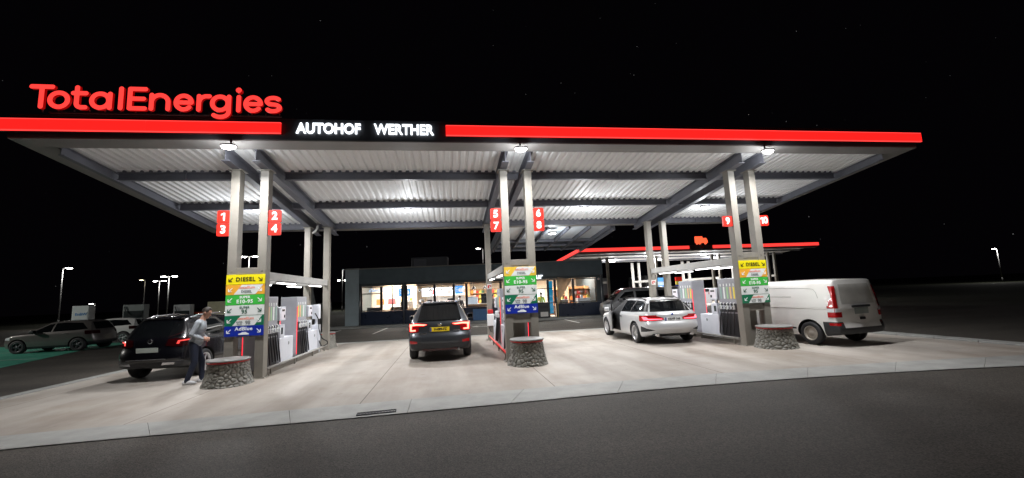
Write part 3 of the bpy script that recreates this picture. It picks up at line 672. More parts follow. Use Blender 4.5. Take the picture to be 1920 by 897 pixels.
# ================================================================ fuel dispensers
M('pump grey', (.36, .365, .40), .45, ns=3, na=.1); M('pump white', (.74, .76, .82), .35, ns=3, na=.06); M('pump dark', (.03, .03, .033), .45)
M('pump screen', (.5, .48, .52), .3, em=(1, .9, .95), es=.35); M('pump lcd', (.05, .06, .06), .2)
EM('led red', (1, .03, .05), 2.0)
for nm, c in (('fuel yellow', (.80, .68, .10)), ('fuel orange', (.80, .52, .25)), ('fuel green', (.36, .58, .32)), ('fuel white', (.8, .82, .8)), ('fuel pine', (.30, .45, .40))): M(nm, c, .4, em=c, es=.12)
def dispenser(x, y, flip, label, seed):
    """runs along y; hose tower at its near end unless flipped"""
    t = thing('fuel_dispenser', label, 'fuel pump', (x, y, 0), group='fuel dispensers on the pump islands')
    f = -1 if flip else 1
    def yb(a, c): return (min(f * a, f * c), max(f * a, f * c))
    rg = random.Random(seed)
    b = B(); b.box(-.32, .32, *yb(-.02, 2.05), 0, .10, bev=.01); b.obj('base', 'steel', t)
    b = B(); b.box(-.235, .235, *yb(.10, .98), .10, 1.92, bev=.015); b.obj('hose_tower', 'pump grey', t)
    b = B(); b.box(-.30, .30, *yb(.984, 1.98), .10, .80, bev=.02); b.obj('cabinet', 'pump white', t)
    for s in (-1, 1):
        b = B(); b.box(min(s * .236, s * .243), max(s * .236, s * .243), *yb(.14, .93), .12, .86); b.box(min(s * .236, s * .262), max(s * .236, s * .262), *yb(.13, .95), .90, 1.16, bev=.006); o = b.obj('hose_panel', 'pump dark', t)
        for i, c in enumerate(('fuel yellow', 'fuel orange', 'fuel green', 'fuel white', 'fuel pine')):
            yy = f * (.22 + i * .155)
            b = B(); b.box(min(s * .236, s * .242), max(s * .236, s * .242), yy - .038, yy + .038, 1.30, 1.66, bev=.004); b.obj('fuel_label', c, t)
            b = B(); b.box(min(s * .236, s * .242), max(s * .236, s * .242), yy - .022, yy + .022, 1.68, 1.76, bev=.002); b.obj('octane_label', 'fuel white', t)
            # nozzle: body, lever guard, spout
            b = B(); X = s * .285
            b.box(X - .022, X + .022, yy - .02, yy + .02, .98, 1.10, bev=.01); b.tube([(X, yy, 1.0), (X + s * .05, yy, .985), (X + s * .085, yy, 1.03), (X + s * .05, yy, 1.09), (X, yy, 1.10)], .008, 6)
            b.tube([(X, yy, 1.09), (X + s * .02, yy, 1.15), (X - s * .02, yy, 1.19)], .012, 6); nz = b.obj('nozzle', 'pump white' if i % 2 else 'fuel white', t)
            lo = .16 + .10 * rg.random(); pts = []
            for k in range(15):
                a = k / 14; pts.append((s * (.285 + .055 * math.sin(PI * a)), yy + f * .07 * math.sin(PI * a) * (1 if i > 1 else .5) + f * .055 * a, .98 - (.98 - lo) * math.sin(PI * min(a * 1.0, 1) * .62) / math.sin(PI * .5) * 1. if a < .81 else None))
            zs = [.98 - (.98 - lo) * math.sin(PI * .5 * min(1, a / .62)) if a < .62 else lo + (.80 - lo) * ((a - .62) / .38) ** 1.4 for a in [k / 14 for k in range(15)]]
            pts = [(p[0], p[1], z) for p, z in zip(pts, zs)]
            b = B(); b.tube(pts, .0135, 8); b.obj('hose', 'rubber', t)
        # display head on the cabinet
        b = B(); b.box(min(s * .16, s * .30), max(s * .16, s * .30), *yb(1.0, 1.36), 1.27, 1.64, bev=.012); o = b.obj('display_head', 'pump white', t)
        b = B(); b.box(min(s * .3005, s * .304), max(s * .3005, s * .304), *yb(1.03, 1.33), 1.31, 1.60); o2 = b.obj('display', 'pump screen', o)
        b = B(); b.box(min(s * .3045, s * .306), max(s * .3045, s * .306), *yb(1.08, 1.28), 1.52, 1.57); b.box(min(s * .3045, s * .306), max(s * .3045, s * .306), *yb(1.22, 1.31), 1.34, 1.42); b.obj('readout', 'pump lcd', o)
        b = B(); b.box(min(s * .17, s * .29), max(s * .17, s * .29), *yb(1.03, 1.34), .801, 1.16, bev=.01); o = b.obj('card_terminal', 'pump white', t)
        b = B(); b.box(min(s * .2905, s * .295), max(s * .2905, s * .295), *yb(1.08, 1.20), .90, 1.08); b.obj('keypad', 'pump lcd', o)
        b = B(); b.cyl((s * .301, f * 1.62, .62), (s * .305, f * 1.62, .62), .045, n=20); b.obj('emblem', 'ink grey', t)
        b = B(); b.box(min(s * .236, s * .248), max(s * .236, s * .248), *yb(.101, .118), .20, 1.62); b.obj('light_strip', 'led red', t)
    b = B(); b.cyl((0, f * 1.5, .80), (0, f * 1.5, 1.27), .03, n=10); b.cyl((.1, f * 1.08, 1.16), (.1, f * 1.08, 1.27), .025, n=8); b.cyl((-.1, f * 1.08, 1.16), (-.1, f * 1.08, 1.27), .025, n=8); b.obj('support', 'pump grey', t)
    return t
for X, nm in ((X1, 'left'), (X2, 'middle'), (X3, 'right')):
    dispenser(X, 11.45, False, 'white and grey fuel dispenser nearest the road on the %s pump island' % nm, hash(nm) % 7 if False else len(nm))
    dispenser(X, 13.78, False, 'white and grey fuel dispenser farther back on the %s pump island' % nm, len(nm) + 3)
    # low guard rails along both sides of the island
    for s in (-1, 1):
        side = 'left' if s < 0 else 'right'
        red = (nm == 'middle' and s < 0)
        t = thing('guard_rail', 'low %s guard rail along the %s side of the %s pump island' % ('red lit' if red else 'grey', side, nm), 'guard rail', (X + s * .40, 11.40, 0), group='low guard rails of the pump islands')
        b = B(); b.tube([(0, 0, .17), (0, 5.05, .17)], .03, 10); b.obj('rail', 'steel light' if not red else 'red lit rail', t) if not red else None
        if red:
            M('red lit rail', (.55, .03, .03), .35, em=(1, .03, .03), es=.35); b.obj('rail', 'red lit rail', t)  # red light of the pump strip put into the rail's colour and glow
        for yy in (.25, 1.9, 3.5, 4.8):
            b = B(); b.box(-.02, .02, yy - .02, yy + .02, 0, .15); b.obj('post', 'steel', t)
# windscreen wash unit and paper towels at the middle island
t = thing('wash_station', 'red and white windscreen wash unit on the rear middle column', 'wash station', (X2 - HP, YD - .09, 0))
b = B(); b.box(-.13, .13, -.08, .08, .55, 1.0, bev=.02); b.obj('bucket', 'white paint', t)
b = B(); b.box(-.10, .10, -.075, .075, 1.01, 1.17, bev=.03); b.obj('lid', 'red paint', t)
b = B(); b.tube([(.06, -.05, 1.15), (.08, -.06, 1.4)], .012); b.obj('squeegee', 'black', t)
b = B(); b.tube([(-.1, -.06, .6), (-.02, -.1, .35), (.1, -.09, .3), (.14, -.02, .6)], .014); b.obj('hose', 'rubber', t)
# air hose loop at the end of the left island
t = thing('hose_stand', 'white stand with a black looped hose at the far end of the left pump island', 'hose stand', (X1 + .18, 15.98, 0))
b = B(); b.box(-.12, .12, -.1, .1, 0, .95, bev=.02); b.box(-.12, .12, -.1, .1, 1.15, 1.65, bev=.02); b.box(-.03, .03, -.05, .05, .95, 1.15); b.obj('body', 'pump white', t)
b = B(); pts = [(-.1 + .1, -.14, 1.35), (.14, -.2, 1.1), (.2, -.35, .8), (.25, -.2, .5), (.34, .1, .35), (.32, .2, .25), (.2, .0, .2), (.14, -.12, .4)]; b.tube([tuple(p) for p in dense(np.array(pts), 30)], .018); b.obj('hose', 'rubber', t)

# ================================================================ the shop
M('shop wall', (.06, .075, .08), .55, ns=3, na=.2); M('shop end wall', (.36, .43, .46), .6, ns=2, na=.12); M('shop plinth', (.02, .03, .06), .3, ns=2, na=.2)
M('shop fascia', (.085, .115, .13), .5, ns=1.5, na=.2); M('inner wall', (.78, .66, .52), .7); M('inner floor', (.35, .30, .26), .35, ns=3, na=.1); M('inner ceiling', (.8, .76, .70), .8)
M('frame dark', (.015, .016, .018), .4); GLASS('pane')
SW, SD = 17.3, 8.5
shop = thing('shop_building', 'low dark filling station shop with a row of warm lit windows', 'shop', SH0, SHA)
b = B(); b.box(0, .9, 0, .3, 0, 3.86); b.obj('end_wall', 'shop end wall', shop)
b = B(); b.box(.04, .3, .304, SD, 0, 3.74); b.box(SW - .26, SW, .20, SD, 0, 3.70); b.obj('side_wall', 'shop wall', shop)
b = B(); b.box(.304, SW - .264, SD - .25, SD, 0, 3.70); b.obj('rear_wall', 'inner wall', shop)
b = B(); b.box(.91, 12.62, .02, .20, 0, .97); b.box(14.0, SW - .002, .02, .197, 0, .97); b.obj('plinth', 'shop plinth', shop)
b = B(); b.box(.91, SW, -.04, .22, 2.80, 3.78, bev=.01); b.obj('fascia', 'shop fascia', shop)
b = B(); b.box(.91, SW, .03, .20, 2.62, 2.798); b.box(16.82, SW - .004, .03, .196, .974, 2.617); b.obj('header', 'shop wall', shop)
b = B(); b.box(.302, SW - .262, .224, SD - .252, 3.60, 3.72); b.obj('roof', 'roofing', shop)
b = B(); b.box(-.05, SW + .05, -.08, .2, 3.784, 3.84, bev=.01); b.obj('coping', 'steel', shop)
b = B(); b.box(.31, SW - .27, .21, SD - .255, -.03, .02); b.obj('shop_floor', 'inner floor', shop)
b = B(); b.box(.31, SW - .27, .225, SD - .255, 2.86, 2.92); b.obj('shop_ceiling', 'inner ceiling', shop)
b = B(); b.tube([(1.0, -.05, .1), (1.0, -.05, 2.75)], .035); b.obj('rain_pipe', 'alu', shop); b = B(); b.tube([(3.86, -.05, .1), (3.86, -.05, 2.75)], .04); b.obj('rain_pipe', 'alu', shop); b = B(); b.tube([(17.15, -.02, .1), (17.15, -.02, 2.75)], .03); b.obj('rain_pipe', 'alu', shop)
wins = [(1.05, 2.33, .99, 2.60, [2.14], []), (2.37, 3.72, .99, 2.60, [], [3.09]), (4.02, 5.86, .99, 2.60, [], []), (5.90, 7.14, .99, 2.60, [], []), (7.18, 7.99, .99, 2.60, [], []), (8.03, 10.3, .99, 2.60, [], []),
        (10.34, 11.4, .99, 2.60, [], []), (11.44, 12.6, .99, 2.60, [], []), (14.02, 15.22, .99, 2.60, [], []), (15.26, 16.80, .99, 2.60, [], [])]
for x0, x1, z0, z1, hz, vz in wins:
    b = B(); w = .06
    b.box(x0, x1, .05, .15, z0, z0 + w); b.box(x0, x1, .05, .15, z1 - w, z1); b.box(x0, x0 + w, .05, .15, z0 + w, z1 - w); b.box(x1 - w, x1, .05, .15, z0 + w, z1 - w)
    for z in hz: b.box(x0 + w, x1 - w, .055, .145, z - .03, z + .03)
    for x in vz: b.box(x - .03, x + .03, .055, .145, z0 + w, z1 - w)
    o = b.obj('window', 'frame dark', shop)
    b = B(); b.box(x0 + w, x1 - w, .098, .102, z0 + w, z1 - w); b.obj('pane', 'pane', o)
for x0, x1 in [(a_[1], c_[0]) for a_, c_ in zip(wins[:-1], wins[1:]) if c_[0] - a_[1] < .5] + [(.912, 1.05), (12.602, 12.658), (13.502, 13.538), (13.962, 14.018)]:
    b = B(); b.box(x0 + .001, x1 - .001, .03, .18, .974, 2.617); b.obj('mullion', 'frame dark', shop)
for x0, x1 in ((12.66, 13.5), (13.54, 13.96)):
    b = B(); w = .05
    b.box(x0, x1, .05, .15, .03, .12); b.box(x0, x1, .05, .15, 2.55, 2.61); b.box(x0, x0 + w, .05, .15, .12, 2.55); b.box(x1 - w, x1, .05, .15, .12, 2.55); b.box(x0 + w, x1 - w, .055, .145, 1.0, 1.05); b.box(x0 + w, x1 - w, .055, .145, 1.98, 2.02)
    o = b.obj('door', 'frame dark', shop)
    b = B(); b.box(x0 + w, x1 - w, .098, .102, .12, 2.55); o2 = b.obj('pane', 'pane', o)
for u in (2.5, 6.2, 9.9, 13.4, 15.6):
    area('shop_ceiling_light', (u, 3.6, 2.84), SHOP_W, 2.4, 3.0, (1, .86, .72), parent=shop)
M('fascia tube', (.5, .5, .5), em=(1, .75, .5), es=.9)
EM('warm spot', (1, .9, .75), 12)
def sthing(name, label, cat, u, v, z=0., rz=0., group=None):
    p = SHM @ Vector((u, v, z)); return thing(name, label, cat, p, SHA + rz, group)
# sign over the door
t = sthing('illuminated_sign', 'white lit shop sign over the glass door, half hidden by the middle fuel board', 'sign', 12.1, -.05, 2.83)
me = text_mesh('bonjour', .52, .02, .012); xs = [v.co.x for v in me.vertices]; b = B(); b.mesh(me, face_front(1.10 - max(xs), -.03, 0)); b.obj('lettering', 'white letter', t)
# inside the shop
M('screen blue', (.05, .2, .5), .2, em=(.12, .42, .95), es=1.3); M('screen pale', (.6, .7, .8), .2, em=(.62, .78, .98), es=1.1); M('screen white', (.8, .8, .85), .2, em=(.9, .93, 1), es=1.0)
M('screen orange', (.8, .3, .05), .2, em=(1, .32, .06), es=.9); M('screen red', (.6, .1, .1), .2, em=(.9, .25, .22), es=.9)
M('counter white', (.75, .72, .68), .4); M('wood', (.42, .25, .12), .45, ns=6, na=.25, stretch=(1, 8, 1)); M('steel kitchen', (.55, .53, .50), .3, .8)
M('fridge', (.6, .63, .65), .4, em=(.8, .92, 1), es=.5)
def screen(u, v, z, w, h, mat, lab, content=True):
    t = sthing('menu_screen', lab, 'screen', u, v, z, group='lit menu screens inside the shop')
    b = B(); b.box(-w / 2, w / 2, 0, .06, -h / 2, h / 2, bev=.006); b.obj('casing', 'black', t)
    b = B(); b.box(-w / 2 + .02, w / 2 - .02, -.006, -.001, -h / 2 + .02, h / 2 - .02); b.obj('picture', mat, t)
    if content:
        b = B()
        for i in range(3): b.box(-w * .38, -w * .38 + w * (.2 + .12 * i), -.009, -.0065, h * (.25 - .2 * i) - .015, h * (.25 - .2 * i) + .015)
        b.lathe([(0, 0), (h * .26, 0)], 16, Matrix.Translation((w * .22, -.0085, -.02)) @ Matrix.Rotation(-PI / 2, 4, 'X'))
        b.obj('print', 'screen red' if mat != 'screen blue' else 'screen white', t)
screen(3.45, 2.2, 2.18, .85, .55, 'screen blue', 'blue menu screen in the second shop window from the left')
for i, m_ in enumerate(('screen pale', 'screen white', 'screen pale')): screen(4.85 + i * 1.25, 4.6, 2.15, 1.2, .66, m_, ['pale blue menu screen, first of three over the counter', 'whitish menu screen, second of three over the counter', 'pale menu screen, third of three over the counter'][i])
screen(7.35, 2.0, 2.2, .55, .6, 'screen blue', 'small blue screen hanging in front of the narrow shop window')
b = B(); b.box(.305, 3.8, 5.0, 5.12, .02, 2.85); b.obj('inner_partition', 'inner wall', shop); b = B(); b.box(7.6, 8.0, 4.2, 4.3, .02, 2.85); b.obj('inner_partition', 'wood', shop)
screen(1.45, 3.2, 1.55, .55, .4, 'screen orange', 'orange picture screen low in the left shop window', True); screen(2.30, 3.2, 1.57, .55, .42, 'screen red', 'reddish picture screen low beside the orange one')
# back of the lit burger sign, seen mirrored through the glass
t = sthing('hanging_sign', 'mirrored bluish white lit lettering behind the two left windows', 'sign', 2.18, .42, 2.36)
me = text_mesh("McDonald's", .30, .012, .008); me.transform(Matrix.Diagonal((-1.05, 1, 1, 1))); me.flip_normals(); b = B(); b.mesh(me, face_front(0, 0, 0)); b.obj('lettering', 'screen pale', t)
# counters, shelving, kitchen
def block(name, lab, cat, u, v, w, d, h, mat, top=None, z=0., group=None):
    t = sthing(name, lab, cat, u, v, z, group=group); b = B(); b.box(-w / 2, w / 2, -d / 2, d / 2, .02, h, bev=.015); b.obj('body', mat, t)
    if top: b = B(); b.box(-w / 2 - .03, w / 2 + .03, -d / 2 - .03, d / 2 + .03, h + .002, h + .045, bev=.01); b.obj('top', top, t)
    return t
block('counter', 'long white serving counter below the three menu screens', 'counter', 5.9, 3.4, 3.6, .8, 1.25, 'counter white', 'counter white')
block('counter', 'wooden fronted till counter left of the white machines', 'counter', 8.9, 2.6, 2.2, .8, 1.1, 'wood', 'counter white')
block('kitchen_unit', 'steel kitchen unit behind the white serving counter', 'kitchen unit', 6.4, 5.4, 3.6, .7, 1.75, 'steel kitchen')
block('coffee_machine', 'dark coffee machine on the till counter', 'coffee machine', 9.15, 2.6, .5, .45, .75, 'black', None, 1.12)
block('display_case', 'white glass fronted pastry case on the counter', 'display case', 8.2, 2.5, .9, .5, .5, 'fridge', 'steel kitchen', 1.12)
block('till', 'small dark till on the white counter', 'till', 5.1, 3.1, .35, .3, .3, 'black', None, 1.28); block('till', 'second small dark till farther right on the white counter', 'till', 6.6, 3.1, .4, .3, .34, 'black', None, 1.28)
block('table', 'pale table behind the second window from the left', 'table', 3.2, 1.6, 1.1, .7, 1.15, 'wood', 'counter white')
block('bench', 'dark bench seat under the orange picture screen', 'bench', 1.5, 1.6, .9, .6, 1.2, 'dark plastic')
for i, (u, v) in enumerate(((15.9, 2.4), (16.5, 3.2), (14.7, 4.2))):
    t = sthing('shelf_unit', ['tall wooden goods shelf in the far right shop window', 'goods shelf behind the tall wooden one at the right end', 'wide goods shelf behind the beach flag'][i], 'shelf', u, v, group='goods shelves in the shop')
    b = B(); b.box(-.6, .6, .2, .25, .02, 2.1); b.box(-.62, -.6, -.2, .25, .02, 2.12); b.box(.6, .62, -.2, .25, .02, 2.12)
    for z in (.3, .7, 1.1, 1.5, 1.9): b.box(-.599, .599, -.2, .199, z, z + .03)
    b.obj('rack', 'wood', t)
    for z in (.33, .73, 1.13, 1.53):
        for k_, mt in enumerate(('screen orange', 'counter white', 'sign red', 'fuel yellow')):
            if (k_ + int(z * 10)) % 3 == 0: continue
            b = B()
            for q in range(3):
                x = -.52 + k_ * .27 + q * .075; b.box(x, x + .06, -.16, .0, z + .001, z + rng.uniform(.14, .28), bev=.008)
            b.obj('goods', MATS.get(mt), t)
for u, lab in ((8.45, 'tall goods shelf on the back wall left of the drinks fridges'), (9.75, 'tall goods shelf on the back wall behind the person at the till'), (11.2, 'tall goods shelf on the back wall behind the middle columns')):
    t = sthing('shelf_unit', lab, 'shelf', u, 7.2, group='goods shelves in the shop')
    b = B(); b.box(-.6, .6, .2, .25, .02, 2.3); b.box(-.62, -.6, -.2, .25, .02, 2.32); b.box(.6, .62, -.2, .25, .02, 2.32)
    for z in (.3, .7, 1.1, 1.5, 1.9): b.box(-.599, .599, -.2, .199, z, z + .03)
    b.obj('rack', 'wood', t)
    for z in (.33, .73, 1.13, 1.53, 1.93):
        for k_, mt in enumerate(('screen orange', 'counter white', 'sign red', 'fuel yellow', 'board dark green')):
            b = B()
            for q in range(3):
                x = -.55 + k_ * .225 + q * .07; b.box(x, x + .055, -.16, .0, z + .001, z + rng.uniform(.14, .28), bev=.008)
            b.obj('goods', MATS[mt], t)
for i, (u, v) in enumerate(((4.4, 2.9), (5.2, 2.9), (6.0, 2.9), (6.8, 2.9), (8.4, 2.2), (9.2, 2.2))):
    t = sthing('pendant_lamp', 'black pendant lamp hanging over the shop counters', 'lamp', u, v, 2.2, group='pendant lamps over the counters')
    b = B(); b.lathe([(.02, .22), (.05, .20), (.16, .02), (.17, 0), (.15, 0), (.03, .18)], 20); b.obj('shade', 'black', t); b = B(); b.cyl((0, 0, .2), (0, 0, .655), .008, n=6); b.obj('cord', 'black', t); b = B(); b.ball((0, 0, .04), .05); b.obj('bulb', 'warm spot', t)
for i, (u, v, h, mt, lab) in enumerate(((10.6, 1.2, 1.25, 'wood', 'wooden bread stand behind the rear middle column'), (3.3, 3.6, 1.5, 'steel kitchen', 'steel order terminal behind the second window'), (16.1, 1.1, 1.2, 'counter white', 'low white freezer in the far right shop window'), (14.6, 1.4, 1.15, 'wood', 'low wooden stand of snacks behind the beach flag'))):
    block('display_stand', lab, 'stand', u, v, .9, .5, h, mt, 'counter white')
    for q in range(4):
        cn = ('orange', 'yellow', 'red', 'white')[(q + i) % 4]; t = sthing('snack_box', 'small %s snack box on the %s' % (cn, ('bread stand behind the rear middle column', 'steel terminal behind the second window', 'low white freezer at the right end', 'low wooden stand behind the beach flag')[i]), 'box', u - .33 + q * .22, v, h + .05, group='snack boxes on the shop stands')
        b = B(); b.box(-.08, .08, -.12, .12, 0, .16 + .05 * (q % 2), bev=.01); b.obj('carton', ('screen orange', 'fuel yellow', 'sign red', 'board white')[(q + i) % 4], t)
t = block('drinks_fridge', 'pale lit drinks fridge seen through the glass door', 'fridge', 13.1, 3.4, 1.0, .7, 2.0, 'fridge', 'black')
t = sthing('roller_banner', 'bright blue advertising panel beside the shop door', 'banner', 13.72, .5, 0.); b = B(); b.box(-.17, .17, -.01, .01, .3, 2.5); b.obj('print', M('banner blue', (.02, .45, .75), .4, em=(.02, .45, .75), es=.4), t); b = B(); b.box(-.2, .2, -.1, .1, .02, .1, bev=.01); b.obj('foot', 'alu', t)
t = sthing('exit_sign', 'small green emergency exit sign inside the shop', 'exit sign', 10.75, .6, 2.45); b = B(); b.box(-.16, .16, -.02, .02, -.09, .09, bev=.005); b.obj('plate', M('exit green', (.02, .5, .2), .4, em=(.02, .9, .35), es=1.), t); b = B(); b.box(-.09, -.02, -.024, -.021, -.05, .05); b.prism([(.02, -.04), (.10, 0), (.02, .04)], -.024, -.021); b.obj('pictogram', 'white letter', t)
for i, u in enumerate((1.6, 2.9, 4.6, 5.5, 6.6, 7.8, 8.9, 9.7, 14.6, 15.4, 16.2)):
    t = sthing('ceiling_spot', 'small round spotlight in the shop ceiling', 'spotlight', u, 1.3 + (i % 3) * .7, 2.86, group='spotlights in the shop ceiling')
    b = B(); b.cyl((0, 0, 0), (0, 0, -.06), .07, n=12); b.obj('ring', 'white paint', t); b = B(); b.cyl((0, 0, -.061), (0, 0, -.066), .055, n=12); b.obj('lens', 'warm spot', t)
t = sthing('fire_alarm', 'small pinkish alarm sounder above the right end of the shop windows', 'alarm', 17.0, .0, 2.5); b = B(); b.cyl((0, .02, 0), (0, -.06, 0), .07, n=16); b.obj('housing', 'safety white', t); b = B(); b.box(-.03, .03, -.07, -.061, -.03, .03); b.obj('grille', 'red paint', t)
t = sthing('reflection_panel', 'pale blue panel imitating a reflection on the shop wall behind the dark grey car', 'panel', 8.88, -.14, .1); b = B(); b.box(-.46, .46, -.02, .02, .0, .74, bev=.005); b.obj('panel', M('panel blue', (.10, .22, .45), .4, ns=2, na=.15), t)  # added panel, its blue stands for a reflection on the plinth
t = sthing('waste_station', 'dark grey waste bin station with a white box beside the shop door', 'bin', 13.05, -.55, .1); b = B(); b.box(-.42, .42, -.2, .2, 0, 1.0, bev=.02); b.obj('body', 'dark plastic', t); b = B(); b.box(-.2, .3, -.23, -.205, .08, .38, bev=.01); b.obj('front_box', 'safety white', t); b = B(); b.box(-.3, .3, -.215, -.202, .62, .80); b.obj('slot', 'black', t)
t = sthing('roof_unit', 'dark box shaped ventilation unit on the shop roof', 'ventilation unit', 5.2, 3.0, 3.72); b = B(); b.box(-1.3, 1.3, -.6, .6, 0.0, .95, bev=.03); b.obj('housing', 'fascia', t); b = B()
for k_ in range(9): b.box(-1.1, -.2, -.612, -.602, .12 + k_ * .08, .17 + k_ * .08)
b.obj('louvre', 'beam grey', t)
# beach flag beside the door
M('flag cloth', (.62, .50, .38), .8, ns=4, na=.15); M('flag pole', (.55, .42, .12), .5)
t = sthing('beach_flag', 'beige feather flag on a yellowish pole in front of the right shop windows', 'flag', 14.0, -.75, 0)
b = B(); b.tube([(0, 0, 0), (.02, 0, .9), (.02, 0, 1.8), (.06, 0, 2.55)], [.03, .025, .02, .012]); b.obj('pole', 'flag pole', t)
bm = bmesh.new(); rows = []
for i in range(15):
    a = i / 14; z = .95 + 1.75 * a; wdt = .06 + .92 * a ** 1.15 * (1 if a < .93 else 1 - (a - .93) * 1.5)
    rows.append([bm.verts.new((.03 + .05 * a + wdt * k / 8, .06 * math.sin(k * .9 + a * 3) * a, z - .14 * (k / 8) * a)) for k in range(9)])
for A_, C_ in zip(rows[:-1], rows[1:]):
    for k in range(8): f = bm.faces.new((A_[k], A_[k + 1], C_[k + 1], C_[k])); f.smooth = True
bmesh.ops.solidify(bm, geom=bm.faces[:], thickness=.004); me = bpy.data.meshes.new('cloth'); bm.to_mesh(me); bm.free(); link('cloth', me, t, 'flag cloth')
b = B(); b.lathe([(0, 0), (.25, 0), (.25, .05), (.05, .08), (0, .08)], 20); b.obj('foot', 'dark plastic', t)
# closed patio umbrellas left of the shop
M('parasol cloth', (.42, .43, .42), .85, ns=5, na=.25)
for x, y, lab, h, R_ in ((-9.3, 30.5, 'closed dark grey patio umbrella between the rear left columns', 2.95, .24), (-8.15, 30.2, 'closed light grey patio umbrella left of the shop end wall', 2.85, .17)):
    t = thing('patio_umbrella', lab, 'parasol', (x, y, -.02), group='closed patio umbrellas left of the shop')
    b = B(); b.cyl((0, 0, 0), (0, 0, h), .028, n=10); b.obj('pole', 'steel light', t)
    bm = bmesh.new(); rings = []
    for i in range(16):
        a = i / 15; z = 1.05 + (h - 1.0) * a; R0 = R_ * (1 - a) ** .45 * (.72 + .28 * math.cos((a - .25) * 5)) + .03
        rings.append([bm.verts.new((R0 * (1 + .22 * math.cos(8 * th + 1.3 * a)) * math.cos(th), R0 * (1 + .22 * math.cos(8 * th + 1.3 * a)) * math.sin(th), z)) for th in np.arange(32) * 2 * PI / 32])
    for A_, C_ in zip(rings[:-1], rings[1:]):
        for k in range(32): f = bm.faces.new((A_[k], A_[(k + 1) % 32], C_[(k + 1) % 32], C_[k])); f.smooth = True
    bm.faces.new(rings[0][::-1]); bm.faces.new(rings[-1]); me = bpy.data.meshes.new('canopy'); bm.to_mesh(me); bm.free(); link('canopy', me, t, 'parasol cloth')
    b = B(); b.lathe([(0, 0), (.35, 0), (.35, .06), (.08, .1), (0, .1)], 24); b.obj('foot', 'kerb stone', t)

# ================================================================ link roof between canopy and shop
M('skylight', (.78, .84, .90), .35, ns=1.5, na=.06); M('link dark', (.07, .085, .11), .55, ns=3, na=.2)
lr = thing('link_roof', 'dark lean-to roof with pale skylight panels linking the canopy and the shop', 'roof', (4.9, 18.3, 0))
def lz(y): return 4.60 - (y - 18.3) * .085
def lpart(b, nm, mt): bmesh.ops.translate(b.bm, verts=b.bm.verts, vec=(-4.9, -18.3, 0)); return b.obj(nm, mt, lr)
LX0, LX1, LY0, LY1 = 2.35, 7.45, 18.3, 23.6
def lslab(b, x0, x1, y0, y1, t, dz=0): b.hexa([(x0, y0, lz(y0) + dz), (x1, y0, lz(y0) + dz), (x1, y1, lz(y1) + dz), (x0, y1, lz(y1) + dz), (x0, y0, lz(y0) + dz + t), (x1, y0, lz(y0) + dz + t), (x1, y1, lz(y1) + dz + t), (x0, y1, lz(y1) + dz + t)]); return b
lpart(lslab(B(), LX0, LX1, 21.2, LY1, .06, .10), 'roof_sheet', 'link dark')
for k in range(5):
    x0 = LX0 + .12 + k * .98; lpart(lslab(B(), x0 + .05, x0 + .93, LY0, 21.19, .02, .12), 'skylight', 'skylight')
for k in range(6):
    b = B(); x = LX0 + .12 + k * .98; b.beam((x, LY0, lz(LY0) + .11), (x, LY1, lz(LY1) + .11), .07, .16); lpart(b, 'rafter', 'beam grey')
for y in (21.2, 22.4, 23.55): 
    for k in range(5):
        b = B(); x0 = LX0 + .12 + k * .98; b.box(x0 + .036, x0 + .944, y - .04, y + .04, lz(y) - .02, lz(y) + .095); lpart(b, 'cross_bar', 'beam grey')
for x in (LX0 - .06, LX1 + .06):
    b = B(); b.beam((x, LY0, lz(LY0) + .26), (x, LY1, lz(LY1) + .26), .10, .42); lpart(b, 'edge_beam', 'link dark' if x < 4 else 'beam grey')
t = thing('canopy_lamp', 'white lamp under the dark link roof right of sign 8', 'lamp', (4.75, 18.9, 4.42))
b = B(); b.box(-.16, .16, -.16, .16, 0, .11, bev=.02); b.obj('housing', 'white paint', t); b = B(); b.box(-.13, .13, -.13, .13, -.012, -.001); b.obj('lens', 'lamp', t); area('lamp_light', (0, 0, -.02), 120, .25, .25, (1, .97, .95), parent=t); point('ceiling_fill', (0, 0, -.45), 60, .12, (.9, .96, 1), t, 0.)  # the point is an extra fill light for the link roof underside
t['group'] = 'lamps under the link roof'

# ================================================================ the truck canopy behind
tk = thing('truck_canopy', 'distant truck filling canopy with a thin red lit edge and grey columns', 'canopy', (23, 36, 0))
TX0, TX1, TY0, TY1 = 11.36, 35.4, 36.0, 44.5
def tz(y): return 5.03 - .05 * (y - TY0)
def tpart(b, nm, mt): bmesh.ops.translate(b.bm, verts=b.bm.verts, vec=(-23, -36, 0)); return b.obj(nm, mt, tk)
b = B(); b.box(TX0, TX1, TY0, TY0 + .1, tz(TY0), 5.5); tpart(b, 'front_fascia', 'fascia')
b = B(); b.hexa([(TX0, TY0 + .11, tz(TY0)), (TX0 + .1, TY0 + .11, tz(TY0)), (TX0 + .1, TY1, tz(TY1)), (TX0, TY1, tz(TY1)), (TX0, TY0 + .11, 5.5), (TX0 + .1, TY0 + .11, 5.5), (TX0 + .1, TY1, tz(TY1) + .45), (TX0, TY1, tz(TY1) + .45)]); tpart(b, 'side_fascia', 'fascia')
b = B(); b.hexa([(TX0 + .11, TY0 + .11, tz(TY0) + .12), (TX1, TY0 + .11, tz(TY0) + .12), (TX1, TY1, tz(TY1) + .12), (TX0 + .11, TY1, tz(TY1) + .12), (TX0 + .11, TY0 + .11, tz(TY0) + .3), (TX1, TY0 + .11, tz(TY0) + .3), (TX1, TY1, tz(TY1) + .3), (TX0 + .11, TY1, tz(TY1) + .3)]); tpart(b, 'ceiling_sheet', 'sheet')
